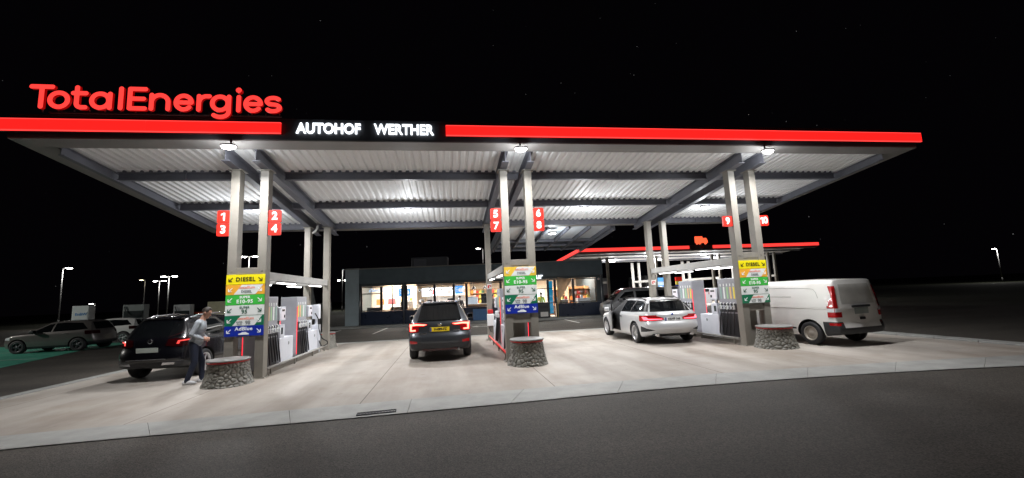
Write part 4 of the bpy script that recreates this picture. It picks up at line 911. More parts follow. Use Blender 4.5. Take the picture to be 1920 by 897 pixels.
for y in (38.2, 40.6, 43):
    b = B(); b.box(TX0 + .12, TX1, y - .09, y + .09, tz(y) - .02, tz(y) + .10); tpart(b, 'purlin', 'beam grey')
b = B(); b.box(TX0 + .12, TX1, TY0 + .12, TY0 + .7, tz(TY0 + .4) - .02, tz(TY0 + .4) + .02); tpart(b, 'edge_panel', 'edge panel')
for x0, x1 in ((TX0 - .05, 21.9), (24.3, TX1 + .05)):
    b = B(); b.box(x0, x1, TY0 - .08, TY0 - .004, 5.17, 5.45); tpart(b, 'light_bar', 'red letter')
b = B(); b.hexa([(TX0 - .09, TY0 - .08, 5.17), (TX0 - .004, TY0 - .08, 5.17), (TX0 - .004, TY1, tz(TY1) + .14), (TX0 - .09, TY1, tz(TY1) + .14), (TX0 - .09, TY0 - .08, 5.45), (TX0 - .004, TY0 - .08, 5.45), (TX0 - .004, TY1, tz(TY1) + .42), (TX0 - .09, TY1, tz(TY1) + .42)]); tpart(b, 'light_bar', 'red letter')
for Xc in (14.2, 19.8, 25.6, 31.6):
    for s in (-1, 1):
        for y in (37.6, 43.0):
            b = B(); b.box(Xc + s * .36 - .11, Xc + s * .36 + .11, y, y + .22, 0, tz(y) - .19, bev=.008); tpart(b, 'column', 'steel light' if y > 40 else 'steel')
        b = B(); b.box(Xc + s * .36 - .06, Xc + s * .36 + .06, 37.83, 42.99, 2.35, 2.55); tpart(b, 'tie_beam', 'steel light')
for i, (x, y, lab) in enumerate(((16.9, 42.3, 'leftmost large white lamp under the far truck canopy, above the two pale columns'), (22.2, 42.0, 'second large white lamp from the left under the far truck canopy'), (19.0, 38.6, 'small white lamp behind the truck canopy red bar, left of the truck pictogram'), (25.2, 38.9, 'small white lamp under the truck canopy right of the truck pictogram'), (28.5, 42.0, 'white lamp of the far truck canopy seen between the right twin columns'))):
    t = thing('canopy_lamp', lab, 'lamp', (x, y, tz(y) - .06), group='lamps under the truck canopy')
    b = B(); b.box(-.24, .24, -.24, .24, 0, .10, bev=.02); b.obj('housing', 'white paint', t); b = B(); b.box(-.2, .2, -.2, .2, -.02, -.001); b.obj('lens', 'lamp', t); area('lamp_light', (0, 0, -.03), 380, .4, .4, (1, .98, .96), parent=t); point('ceiling_fill', (0, 0, -.5), 130, .12, (.95, .97, 1), t, 0.)  # point light added below each lamp to lift the truck canopy soffit
t = thing('truck_sign', 'red lit truck pictogram on top of the far truck canopy', 'sign', (23.15, 35.94, 5.52))
EM('orange letter', (1, .11, .04), 1.5)
b = B(); b.box(-.62, .15, -.05, .05, .17, .78, bev=.03); b.prism([(.20, .17), (.62, .17), (.62, .38), (.50, .62), (.20, .62)], -.05, .05)
for x in (-.42, -.15, .42): b.cyl((x, -.055, .13), (x, .055, .13), .095, n=18)
b.obj('pictogram', ['orange letter'], t); b = B(); b.box(-.5, -.47, -.03, .03, -.02, .05); b.box(.36, .39, -.03, .03, -.02, .05); b.obj('bracket', 'alu', t)
t = thing('emblem_plate', 'round dark emblem between the red bars of the truck canopy', 'emblem', (23.15, 35.97, 5.31)); b = B(); b.cyl((0, 0, 0), (0, -.05, 0), .2, n=28); b.obj('disc', 'beam grey', t); b = B(); b.cyl((0, -.051, 0), (0, -.056, 0), .13, n=24); b.obj('inner_disc', 'red paint', t)
# pump signs and pumps on the truck islands
for Xc, cols, lab in ((19.8, ('screen blue', 'screen pale', 'screen blue'), 'blue and white lit panels on a truck canopy column'), (21.55, ('sign red', 'fuel yellow', 'board blue'), 'red, yellow and blue panels on a column of the truck island')):
    t = thing('fuel_sign', lab, 'sign', (Xc - .1, 37.5, 1.3), group='fuel boards of the truck islands')
    for i, c in enumerate(cols): b = B(); b.box(-.34, .34, -.05, .05, 1.02 - i * .37, 1.36 - i * .37, bev=.02); b.obj('panel', c, t)
for i, (x, y, lab) in enumerate(((21.6, 36.6, 'pale truck pump behind the silver estate car, right of the column'), (20.6, 36.9, 'pale truck pump behind the silver estate car, left one of two'), (25.7, 40, 'truck pump with white head on the farther island'))):
    t = thing('truck_pump', lab, 'fuel pump', (x, y, -.02), group='truck pumps'); b = B(); b.box(-.42, .42, -.3, .3, 0, 1.85 if i < 2 else 1.5, bev=.03); b.obj('body', 'pump white', t); b = B(); b.box(-.25, .25, -.312, -.302, 1.15, 1.45); b.obj('display', 'pump lcd', t); b = B(); b.box(.1, .3, -.314, -.302, .9, 1.1); b.obj('nozzle_holder', 'red paint', t)

# ================================================================ street lamps
M('pole', (.14, .14, .14), .5, .2); EM('lamp head', (1, .97, .92), 60); EM('lamp head warm', (1, .85, .55), 10)
def street_lamp(x, y, h, arms, lab, power=260, warm=False, s=1., face=-1):
    t = thing('street_lamp', lab, 'street lamp', (x, y, -.03), group='street lamps round the lot')
    b = B(); b.cyl((0, 0, 0), (0, 0, h), .085, .05, 12); b.cyl((0, 0, 0), (0, 0, .9), .10, .10, 12); b.obj('pole', 'pole', t)
    for a in arms:
        b = B(); b.tube([(0, 0, h - .02), (a * .2, face * .02, h + .02), (a * .4, face * .04, h + .04)], .035); b.obj('arm', 'pole', t)
        b = B(); b.box(min(a * .32, a * .98), max(a * .32, a * .98), -.17, .17, h + .0, h + .09, bev=.03); b.obj('lamp_head', 'pole', t)
        b = B(); b.box(min(a * .4, a * .92), max(a * .4, a * .92), -.14, .14, h - .05, h - .001, bev=.015); b.obj('lens', 'lamp head warm' if warm else 'lamp head', t)
        point('street_light', (a * .65, face * .35, h - .25), power, .15, (1, .88, .68) if warm else (1, .97, .92), t)
street_lamp(-47.6, 60, 7.3, (1,), 'single headed street lamp at the far left of the lot', 500)
street_lamp(-36.8, 62, 6.0, (-1, 1), 'tall double headed street lamp behind the black car roof', 420)
street_lamp(-48.9, 80, 6.5, (-1, 1), 'small double headed street lamp left of the tall double one', 400)
street_lamp(-57.5, 90, 7.4, (-1,), 'dim yellowish street lamp between the far left single lamps', 120, True)
street_lamp(-65.6, 90, 3.3, (-1,), 'low bright street lamp behind the charging post with blue print', 300)
street_lamp(-24.0, 55, 7.6, (-1, 1), 'double headed street lamp framed by the left twin columns', 350)
street_lamp(-19.2, 80, 7.4, (1,), 'street lamp just above the shop roof left corner', 350)
street_lamp(-21.6, 90, 6.0, (-1, 1), 'double headed street lamp beside the shop left end wall', 350)
street_lamp(4.73, 60, 8.4, (-1,), 'thin street lamp above the shop roof beside the middle columns', 120)
street_lamp(-31, 18.5, 6.5, (1,), 'street lamp beyond the left edge that lights the charging bays', 2600)
street_lamp(109.6, 70, 6.7, (-1,), 'lone street lamp at the far right edge', 900)

# ================================================================ vehicles
M('car glass', (.006, .007, .008), .04, spec=.6); M('arch liner', (.008, .008, .009), .8); M('tail red', (.42, .010, .012), .12, spec=.6, coat=.6); M('tail dark', (.03, .002, .003), .12, coat=.6)
EM('tail lit', (1, .10, .07), 9); EM('tail lit pink', (1, .10, .14), 4); EM('tail dim', (1, .06, .05), 1.3)
M('plate yellow', (.80, .58, .02), .4, em=(.8, .58, .02), es=.12); M('plate white', (.75, .76, .76), .4, em=(.8, .8, .8), es=.12); M('plate blue', (.01, .05, .35), .4); M('plate pale', (.52, .58, .54), .4); M('plate plain', (.30, .34, .32), .4)
M('rim silver', (.62, .62, .64), .28, .85); M('rim dark', (.10, .10, .11), .35, .6); M('hub cap', (.40, .36, .31), .45, .2, ns=8, na=.2); M('seat fabric', (.03, .03, .034), .8)
M('clear lens', (.7, .72, .74), .08, spec=.6); M('amber lens', (.7, .22, .02), .15)
def smooth_fn(P, sig=.05):
    x = np.array([p[0] for p in P], float); y = np.array([p[1] for p in P], float)
    X = np.linspace(x[0] - .5, x[-1] + .5, 700); Y = np.interp(X, x, y); h = X[1] - X[0]
    k = np.exp(-.5 * (np.arange(-60, 61) * h / sig) ** 2); k /= k.sum(); Yp = np.pad(Y, 60, mode='edge'); Ys = np.convolve(Yp, k, mode='valid')
    return lambda v: np.interp(v, X, Ys)
def catmull(P, sub):
    P = np.array(P, float); out = []
    for i in range(len(P) - 1):
        p0, p1, p2, p3 = P[max(i - 1, 0)], P[i], P[i + 1], P[min(i + 2, len(P) - 1)]
        for k in range(sub):
            f = k / sub
            m1 = (p2 - p0) / 2; m2 = (p3 - p1) / 2
            out.append((2 * f ** 3 - 3 * f ** 2 + 1) * p1 + (f ** 3 - 2 * f ** 2 + f) * m1 + (-2 * f ** 3 + 3 * f ** 2) * p2 + (f ** 3 - f ** 2) * m2)
    out.append(P[-1]); return np.array(out)
def car_bm(S):
    L = S['L']; h = L / 2
    bot, belt, top, half, rt = [smooth_fn(S[k], s) for k, s in (('bottom', .06), ('belt', .08), ('top', .05), ('half', .06), ('rooft', .08))]
    rear = smooth_fn(S['rear'], .03); front = smooth_fn(S['front'], .03)
    st = np.concatenate([-h + .5 * (1 - np.cos(np.linspace(0, PI / 2, 14)))[:-1], np.linspace(-h + .5, h - .5, 54), h - .5 * (1 - np.cos(np.linspace(PI / 2, 0, 14)))[1:]])
    wl = S.get('warp', 1.3); wf = S.get('warpf', 1.0); kr = S.get('kr', .22); kf = S.get('kf', .35); wm = max(p[1] for p in S['half'])
    bow = S.get('bow', .02)
    def warp(x, y, z):
        wr = np.clip((-h + wl - x) / wl, 0, 1) ** 1.5; w2 = np.clip((h - x) / 1, 0, 99); wF = np.clip((x - (h - wf)) / wf, 0, 1) ** 1.5
        return x + rear(z) * wr + kr * (abs(y) / wm) ** 4 * wr ** 3 - front(z) * wF - kf * (abs(y) / wm) ** 3.2 * wF ** 2.2
    def ring(x):
        zb, zs, zt, w, r = bot(x), belt(x), top(x), half(x), rt(x)
        gh = max(zt - zs, .03); r = min(r, w * .93); ze = zs + gh * (.86 if gh > .2 else .62); wb = w * S.get('tumble', .955)
        low = [(0, zb), (.55 * w, zb), (.88 * w, zb + .005), (.955 * w, zb + .06), (.985 * w, zb + .16), (w, zb + .45 * (zs - zb)), (.996 * w, zb + .70 * (zs - zb)), (.985 * w, zs - .09 * (zs - zb)), (wb, zs)]
        g = [(wb + (r - wb) * a + bow * math.sin(PI * a), zs + (ze - zs) * a) for a in (.25, .5, .75, 1.0)]
        roof = [(r * .93, ze + (zt - ze) * .55), (r * .80, ze + (zt - ze) * .82), (r * .5, zt - .006), (0, zt)]
        return catmull(low + g + roof, 4)
    bm = bmesh.new(); R = []; H = []
    for x in st:
        hr = ring(x); H.append(hr)
        pts = [(y, z) for y, z in hr] + [(-y, z) for y, z in hr[-2:0:-1]]
        R.append([bm.verts.new((warp(x, y, z), y, z)) for y, z in pts])
    n = len(R[0])
    for A, C in zip(R[:-1], R[1:]):
        for k in range(n): bm.faces.new((A[k], A[(k + 1) % n], C[(k + 1) % n], C[k]))
    for e_, (x, hr) in enumerate(((st[0], H[0]), (st[-1], H[-1]))):
        N = 20; rows = []
        for (y, z) in hr:
            rows.append([bm.verts.new((warp(x, yy, z), yy, z)) for yy in np.linspace(-y, y, N + 1)])
        for A, C in zip(rows[:-1], rows[1:]):
            for k in range(N): bm.faces.new((A[k], C[k], C[k + 1], A[k + 1]))
    bmesh.ops.remove_doubles(bm, verts=bm.verts, dist=.0008)
    bmesh.ops.dissolve_degenerate(bm, edges=bm.edges, dist=.0002)
    bmesh.ops.recalc_face_normals(bm, faces=bm.faces)
    if bm.calc_volume(signed=True) < 0: bmesh.ops.reverse_faces(bm, faces=bm.faces[:])
    return bm
def in_poly(p, P):
    x, y = p; c = False; n = len(P)
    for i in range(n):
        (x1, y1), (x2, y2) = P[i], P[(i + 1) % n]
        if (y1 > y) != (y2 > y) and x < (x2 - x1) * (y - y1) / (y2 - y1) + x1: c = not c
    return c
def vehicle(S, t):
    """body loft with wheel wells cut out, then split into panels; t: the thing"""
    bm = car_bm(S)
    me = bpy.data.meshes.new('body'); bm.to_mesh(me); bm.free(); o = link('body', me)
    R = S['R']; wells = []
    for ax in S['axles']:
        for s in (-1, 1):
            b = B(); w = max(p[1] for p in S['half']); b.cyl((ax, s * (w - .30), R + .0), (ax, s * (w + .4), R), R + S.get('gap', .055), n=44); c = b.obj('cut', 'arch liner'); wells.append(c)
            md = o.modifiers.new('w', 'BOOLEAN'); md.object = c; md.operation = 'DIFFERENCE'; md.solver = 'EXACT'
    me2 = eval_mesh(o); bpy.data.objects.remove(o)
    for c in wells: bpy.data.objects.remove(c)
    bm = bmesh.new(); bm.from_mesh(me2); bm.normal_update()
    def planes(proj, P):
        n = len(P)
        for i in range(n):
            (a, b_), (c, d) = P[i], P[(i + 1) % n]
            if math.hypot(c - a, d - b_) < 1e-4: continue
            if proj == 'side': yield Vector((a, 0, b_)), Vector((-(d - b_), 0, c - a))
            elif proj == 'rear' or proj == 'front': yield Vector((0, a, b_)), Vector((0, -(d - b_), c - a))
            else: yield Vector((a, b_, 0)), Vector((-(d - b_), c - a, 0))
    def pr(proj, v): return (v.x, v.z) if proj == 'side' else ((v.y, v.z) if proj in ('rear', 'front') else (v.x, v.y))
    def ok(proj, f, s):
        n = f.normal; c = f.calc_center_median()
        if proj == 'side': return n.y * s > .22 and c.y * s > 0
        if proj == 'rear': return n.x < -.12 and c.x < 0
        if proj == 'front': return n.x > .12 and c.x > 0
        return n.z > .05
    parts = []
    for rg_ in S['regions']:
        name, mat, shapes = rg_[0], rg_[1], rg_[2]; opt = rg_[3] if len(rg_) > 3 else {}
        parts.append((name, mat, shapes, opt))
        for (proj, P, s) in shapes:
            P = [tuple(p) for p in P]; xs = [p[0] for p in P]; zs = [p[1] for p in P]
            for co, no in planes(proj, P):
                fs = []
                for f in bm.faces:
                    if not ok(proj, f, s): continue
                    q = [pr(proj, v.co) for v in f.verts]
                    if max(p[0] for p in q) < min(xs) - .002 or min(p[0] for p in q) > max(xs) + .002 or max(p[1] for p in q) < min(zs) - .002 or min(p[1] for p in q) > max(zs) + .002: continue
                    fs.append(f)
                geom = list(fs) + list({e_ for f in fs for e_ in f.edges}) + list({v for f in fs for v in f.verts})
                if geom: bmesh.ops.bisect_plane(bm, geom=geom, dist=1e-5, plane_co=co, plane_no=no)
            bm.normal_update()
    lab = {}; wmax = max(p[1] for p in S['half'])
    Rg = R + S.get('gap', .055)
    for f in bm.faces:
        c = f.calc_center_median(); lab[f] = -1
        for ax in S['axles']:
            if (c.x - ax) ** 2 + (c.z - R) ** 2 < (Rg + .008) ** 2 and abs(c.y) > .3 and c.z < R + Rg and (abs(f.normal.y) < .5 or abs(c.y) < wmax - .26): lab[f] = -2
        if lab[f] == -2: continue
        for i, (name, mat, shapes, opt) in enumerate(parts):
            for (proj, P, s) in shapes:
                if ok(proj, f, s) and in_poly(pr(proj, c), P): lab[f] = i
    # normals of the outer skin, without the wells
    tmp = bm.copy(); tmp.faces.ensure_lookup_table(); bm.faces.ensure_lookup_table(); bm.faces.index_update(); bm.verts.index_update()
    dead = [tmp.faces[f.index] for f in bm.faces if lab[f] == -2]
    NV = {}; tmp.verts.ensure_lookup_table()
    keep = {}
    idl = tmp.verts.layers.int.new('id')
    for v in tmp.verts: v[idl] = v.index
    bmesh.ops.delete(tmp, geom=dead, context='FACES'); tmp.normal_update()
    for v in tmp.verts: NV[v[idl]] = v.normal.copy()
    tmp.free()
    def emit(name, faces, mat, parent, thick=0., custom=True):
        b2 = bmesh.new(); mp = {}; nrm = []
        for f in faces:
            vs = []
            for v in f.verts:
                if v.index not in mp: mp[v.index] = b2.verts.new(v.co); nrm.append(NV.get(v.index, v.normal))
                vs.append(mp[v.index])
            try: g = b2.faces.new(vs); g.smooth = True
            except ValueError: pass
        if thick:
            for v, n_ in zip(list(b2.verts), nrm): v.co += n_ * thick
        m_ = bpy.data.meshes.new(name); b2.to_mesh(m_); b2.free(); ob = link(name, m_, parent, mat)
        if custom and len(nrm) == len(m_.vertices): m_.normals_split_custom_set_from_vertices([tuple(n_) for n_ in nrm])
        return ob
    groups = {}
    for f, l in lab.items(): groups.setdefault(l, []).append(f)
    body = emit('body', groups.get(-1, []), S['paint'], t)
    if -2 in groups:
        for ax in S['axles']:
            for s in (-1, 1):
                fs = [f for f in groups[-2] if f.calc_center_median().y * s > 0 and abs(f.calc_center_median().x - ax) < .8]
                if fs: emit('wheel_arch', fs, 'arch liner', t, custom=False)
    made = {}
    for i, (name, mat, shapes, opt) in enumerate(parts):
        if i in groups:
            halves = [[f for f in groups[i] if f.calc_center_median().y > 0], [f for f in groups[i] if f.calc_center_median().y <= 0]]
            if not (halves[0] and halves[1]) or min(abs(v.co.y) for f in groups[i] for v in f.verts) < .2: halves = [groups[i]]
            for fs in halves: ob = emit(name, fs, mat, t, opt.get('thick', 0.)); made[name] = ob
    bm.free()
    # wheels
    w = max(p[1] for p in S['half'])
    def wheel(ax, s):
        b = B(); tw = S.get('tw', .21); rr = S['rim']
        prof = [(rr - .02, -tw / 2 + .02), (rr + .01, -tw / 2), (R - .035, -tw / 2), (R - .008, -tw / 2 + .025), (R, -tw / 2 + .06), (R, tw / 2 - .06), (R - .008, tw / 2 - .025), (R - .035, tw / 2), (rr + .01, tw / 2), (rr - .02, tw / 2 - .02)]
        Mx = Matrix.Rotation(-s * PI / 2, 4, 'X')
        b.lathe(prof, 40, Mx); b.lathe([(0, -.02), (rr - .015, -.02)], 32, Mx)
        o = b.obj('wheel', 'rubber', t, (ax, s * (w - .005 - tw / 2), R))
        b = B(); b.lathe([(rr - .012, tw / 2 - .03), (rr + .004, tw / 2 - .004), (rr - .012, tw / 2 - .001), (rr - .03, tw / 2 - .02), (rr - .034, tw / 2 - .07)], 40, Mx)
        ns = S.get('spokes', 5); sw = S.get('spokew', .05)
        if ns:
            b.lathe([(0, tw / 2 - .02), (.05, tw / 2 - .022), (.065, tw / 2 - .05)], 20, Mx)
            for k in range(ns):
                a = 2 * PI * k / ns
                for da in ((-.10, .10) if S.get('double') else (0,)):
                    M2 = Mx @ Matrix.Rotation(a, 4, 'Z') 
                    c, sn = math.cos(da), math.sin(da)
                    b.box(.04, rr - .02, -sw / 2 + (.5 * rr * da), sw / 2 + (.5 * rr * da), tw / 2 - .055, tw / 2 - .022, bev=.006, mat=M2 @ Matrix.Rotation(da, 4, 'Z'))
        else:
            b.lathe([(0, tw / 2 - .025), (.07, tw / 2 - .022), (.09, tw / 2 - .045), (rr - .06, tw / 2 - .03), (rr - .035, tw / 2 - .05)], 40, Mx)
            for k in range(10):
                a = 2 * PI * k / 10; M2 = Mx @ Matrix.Rotation(a, 4, 'Z'); b.box(rr * .50, rr * .68, -.022, .022, tw / 2 - .038, tw / 2 - .030, mat=M2)
        b.obj('rim', S.get('rimmat', 'rim silver'), o)
        return o
    for ax in S['axles']:
        for s in (-1, 1): wheel(ax, s)
    return body, made
def side_line(body, pts, s, r, n=24):
    """a tube laid on the flank of a body mesh through the (x, z) points"""
    from mathutils.bvhtree import BVHTree
    bv = BVHTree.FromPolygons([v.co for v in body.data.vertices], [p.vertices for p in body.data.polygons])
    out = []
    for x, z in dense(np.array(pts, float), n):
        h = bv.ray_cast(Vector((x, s * 3, z)), Vector((0, -s, 0)))
        if h[0] is not None: out.append((x, h[0].y, z))
    b = B(); b.tube(out, r, 6); return b
def add_mirror(t, x, y, z, paint, s):
    b = B(); b.box(x - .10, x + .08, min(s * y, s * (y + .20)), max(s * y, s * (y + .20)), z - .07, z + .09, bev=.04); b.box(x - .02, x + .03, min(s * (y - .1), s * (y + .05)), max(s * (y - .1), s * (y + .05)), z - .06, z - .02); o = b.obj('mirror', paint, t)
    b = B(); b.box(x - .104, x - .1005, min(s * (y + .03), s * (y + .17)), max(s * (y + .03), s * (y + .17)), z - .045, z + .065, bev=.001); b.obj('mirror_glass', 'car glass', o)
def add_plate(t, x, z, text, mat, w=.52, h=.112, tilt=0., eu=True, y=0.):
    o = thing_plate = B(); o.box(-.012, .0, -w / 2, w / 2, -h / 2, h / 2, bev=.003); p = o.obj('number_plate', mat, t, (x, y, z)); p.rotation_euler = (0, tilt, 0)
    if text:
        b = B(); me = text_mesh(text, .093, .001, .004, .92, 1.0); RM = Matrix(((0, 0, -1, -.0135), (-1, 0, 0, 0), (0, 1, 0, 0), (0, 0, 0, 1)))
        b.mesh(me, RM @ Matrix.Translation((.02, 0, 0))); b.obj('lettering', 'ink black', p)
    if eu: b = B(); b.box(-.0135, -.0125, w / 2 - .045, w / 2 - .004, -h / 2 + .005, h / 2 - .005); b.obj('country_band', 'plate blue', p)
    return p
def lateral(P): return [('side', P, 1), ('side', P, -1)]
def mirrored(P): return [('rear', P, 1), ('rear', [(-y, z) for y, z in P], 1)]
def paint(name, col, metal=.6, rough=.32): return M(name, col, rough, metal, coat=.8, spec=.5)
paint('paint graphite', (.055, .06, .068), .5, .35); paint('paint silver', (.66, .67, .68), .25, .34); paint('paint black', (.004, .004, .006), .0, .25); paint('paint grey', (.17, .152, .145), .4, .35)
paint('paint white', (.70, .70, .68), 0, .4); paint('paint van', (.76, .75, .72), 0, .45); paint('paint red', (.45, .06, .02), .2, .35); paint('paint dark', (.20, .20, .205), .4, .35)
M('van seam', (.22, .21, .19), .6); M('van glass', (.52, .51, .475), .4, ns=3, na=.15)

def rescale(S, k):
    q = dict(S)
    return q

# ---- dark grey crossover estate seen from straight behind
S = dict(L=4.75, R=.345, rim=.215, axles=(-1.33, 1.36), paint='paint graphite', tw=.22, spokes=5, rimmat='rim dark',
    bottom=[(-2.4, .36), (-2.1, .30), (-1.8, .24), (1.8, .22), (2.4, .28)], belt=[(-2.4, 1.02), (-1.5, 1.01), (.4, .98), (1.1, .95), (1.9, .88), (2.4, .78)],
    top=[(-2.4, 1.54), (-1.6, 1.59), (-.4, 1.61), (.3, 1.57), (1.15, 1.03), (1.9, .95), (2.4, .80)], half=[(-2.4, .80), (-2.1, .855), (-1.3, .875), (1.3, .875), (2.0, .85), (2.4, .74)],
    rooft=[(-2.4, .55), (-.5, .585), (.4, .58), (1.1, .68), (2.4, .66)], rear=[(.2, .12), (.35, .03), (.55, .0), (.68, .02), (.78, .10), (1.0, .14), (1.1, .20), (1.5, .55), (1.7, .60)], front=[(.2, .1), (.5, 0), (.8, .04), (1, .1)], kr=.17,
    regions=[('rear_window', 'car glass', [('rear', [(-.60, 1.07), (.60, 1.07), (.49, 1.50), (-.49, 1.50)], 1)]),
             ('side_window', 'car glass', lateral([(-2.0, 1.08), (-1.45, 1.05), (-.4, 1.03), (.75, 1.02), (.25, 1.44), (-.5, 1.48), (-1.5, 1.46)])),
             ('windscreen', 'car glass', [('front', [(-.62, 1.05), (.62, 1.05), (.52, 1.50), (-.52, 1.50)], 1)]),
             ('bumper', 'dark plastic', [('rear', [(-1, .28), (1, .28), (1, .62), (.55, .62), (.48, .50), (-.48, .50), (-.55, .62), (-1, .62)], 1)] + lateral([(-2.5, .2), (-1.72, .2), (-1.72, .60), (-2.5, .64)])),
             ('sill', 'dark plastic', lateral([(-.9, .2), (.95, .2), (.95, .36), (-.9, .36)])),
             ('reflector', 'tail red', mirrored([(.60, .50), (.80, .50), (.80, .585), (.60, .56)])),
             ('tail_light', 'tail red', mirrored([(.30, 1.0), (.40, .945), (.60, .93), (.60, .80), (.95, .80), (.95, 1.02), (.7, 1.05)]) + lateral([(-2.45, .80), (-2.1, .84), (-2.0, 1.0), (-2.45, 1.03)]), dict(thick=.012)),
             ('light_strip', 'tail lit', mirrored([(.34, .99), (.42, .965), (.62, .975), (.74, .96), (.75, .86), (.64, .86), (.64, .825), (.79, .82), (.80, 1.005), (.62, 1.015)]), dict(thick=.016))])
t = thing('estate_car', 'dark grey crossover estate with lit red tail lights and yellow number plate seen from behind', 'car', (-.31, 11.80 + 2.36, 0), PI / 2 + .0)
bd, md = vehicle(S, t)
add_plate(t, -2.285, .86, 'H-089-FZ', 'plate yellow', tilt=-.05)
for s in (-1, 1):
    b = B(); b.tube([(-1.72, s * .55, 1.60), (-1.55, s * .56, 1.645), (-.9, s * .57, 1.66), (.0, s * .57, 1.655), (.2, s * .565, 1.60)], .022); o = b.obj('roof_rail', 'alu', t)
    b = B(); b.box(-1.78, -1.5, s * .55 - .03, s * .55 + .03, 1.54, 1.622, bev=.012); b.obj('rail_foot', 'alu', o)
b = B(); b.box(-1.86, -1.60, -.49, .49, 1.545, 1.575, bev=.012); b.obj('spoiler', 'paint graphite', t)
for s in (-1, 1): add_mirror(t, .72, .87, 1.05, 'paint graphite', s)
b = B(); b.tube([(-2.06, .05, 1.09), (-2.0, .3, 1.17), (-1.99, .42, 1.15)], .011); b.obj('wiper', 'black', t)
b = B(); b.lathe([(0, 0), (.065, 0), (.06, .012), (0, .014)], 20, Matrix.Translation((-2.235, 0, .985)) @ Matrix.Rotation(-PI / 2, 4, 'Y'), sx=.55); b.obj('emblem', 'chrome', t)
b = B(); b.box(-2.30, -2.286, .35, .55, .745, .775, bev=.003); b.obj('badge', 'chrome', t); b = B(); b.box(-2.30, -2.286, -.55, -.36, .815, .84, bev=.003); b.obj('badge', 'chrome', t)
b = B(); b.box(-2.34, -2.18, -.46, .46, .30, .36, bev=.01); b.obj('skid_plate', 'tail dark', t)
b = B(); b.tube([(-2.28, -.5, .31), (-2.0, -.5, .30)], .035); b.obj('exhaust', 'alu', t)
b = B(); b.box(-1.83, -1.83 + .02, -.14, .2, 1.40, 1.47); b.obj('brake_light', 'tail red', t)

# ---- silver estate, left front door open
S = dict(L=4.55, R=.325, rim=.225, axles=(-1.36, 1.40), paint='paint silver', tw=.22, spokes=10, spokew=.028, rimmat='rim silver', double=False,
    bottom=[(-2.3, .30), (-2.0, .24), (-1.7, .19), (1.7, .18), (2.3, .22)], belt=[(-2.3, .96), (-1.4, .95), (.3, .92), (1.1, .89), (1.9, .78), (2.3, .66)],
    top=[(-2.3, 1.34), (-1.7, 1.38), (-.6, 1.41), (.15, 1.39), (1.05, .96), (1.8, .86), (2.3, .70)], half=[(-2.3, .80), (-1.9, .865), (-1.3, .885), (1.2, .88), (1.9, .86), (2.3, .70)],
    rooft=[(-2.3, .54), (-.5, .57), (.3, .56), (1.0, .66), (2.3, .62)], rear=[(.2, .16), (.35, .06), (.50, .0), (.62, .02), (.72, .09), (.9, .12), (.98, .18), (1.3, .50), (1.5, .54)], front=[(.2, .1), (.45, 0), (.7, .06), (1, .14)], kr=.30,
    regions=[('window_trim', 'black', lateral([(-1.98, 1.0), (-1.3, .97), (.82, .945), (.2, 1.32), (-.6, 1.355), (-1.55, 1.32), (-1.8, 1.24)])),
             ('side_window', 'car glass', lateral([(-1.88, 1.02), (-1.02, .985), (-1.02, 1.33), (-1.5, 1.30), (-1.73, 1.22)]), dict(key='sw1')),
             ('side_window', 'car glass', lateral([(-.96, .985), (-.18, .97), (-.18, 1.325), (-.55, 1.335), (-.96, 1.325)])),
             ('side_window', 'car glass', lateral([(-.11, .97), (.72, .955), (.16, 1.30), (-.11, 1.32)])),
             ('rear_window', 'car glass', [('rear', [(-.62, .99), (.62, .99), (.49, 1.30), (-.49, 1.30)], 1)]),
             ('windscreen', 'car glass', [('front', [(-.64, .97), (.64, .97), (.5, 1.33), (-.5, 1.33)], 1)]),
             ('bumper', 'dark plastic', [('rear', [(-.72, .22), (.72, .22), (.62, .33), (-.62, .33)], 1)]),
             ('air_vent', 'dark plastic', mirrored([(.56, .44), (.78, .40), (.86, .38), (.86, .56), (.78, .50)])),
             ('door_opening', 'arch liner', [('side', [(.82, .30), (.80, .94), (.2, 1.34), (-.13, 1.35), (-.13, .30)], 1)]),
             ('tail_light', 'tail red', mirrored([(.28, .80), (.30, .74), (.95, .70), (.95, .88), (.55, .89)]) + lateral([(-2.3, .72), (-1.92, .78), (-1.86, .87), (-2.3, .90)]), dict(thick=.012)),
             ('light_strip', 'tail lit pink', mirrored([(.32, .775), (.34, .752), (.66, .742), (.80, .745), (.82, .84), (.74, .84), (.70, .785)]), dict(thick=.016))])
TE = thing('estate_car', 'silver estate car at the pumps with its driver door open, seen from behind left', 'car', (6.82, 14.5, 0), PI / 2 - .035); TE.scale = (1, 1.06, 1)
t = TE; bd, md = vehicle(S, t)
add_plate(t, -2.20, .765, 'KS:VP 166', 'plate white', tilt=-.06)
for s in (-1, 1):
    b = B(); b.tube([(-1.6, s * .53, 1.345), (-1.3, s * .545, 1.405), (-.6, s * .555, 1.425), (.1, s * .555, 1.40)], .016); b.obj('roof_rail', 'black', t)
b = B(); b.box(-1.80, -1.62, -.47, .47, 1.335, 1.36, bev=.01); b.obj('spoiler', 'paint silver', t)
add_mirror(t, .72, .87, .98, 'paint silver', -1)
b = B(); b.tube([(-1.90, .05, 1.03), (-1.83, -.15, 1.10), (-1.82, -.28, 1.085)], .012); b.obj('wiper', 'black', t)
for s in (-1, 1):
    b = B(); b.cyl((-2.24, s * .52, .30), (-2.0, s * .52, .30), .045, n=16); b.obj('exhaust', 'chrome', t)
b = B(); b.cyl((-2.155, 0, .90), (-2.12, 0, .90), .036, n=20); b.obj('emblem', 'plate blue', t)
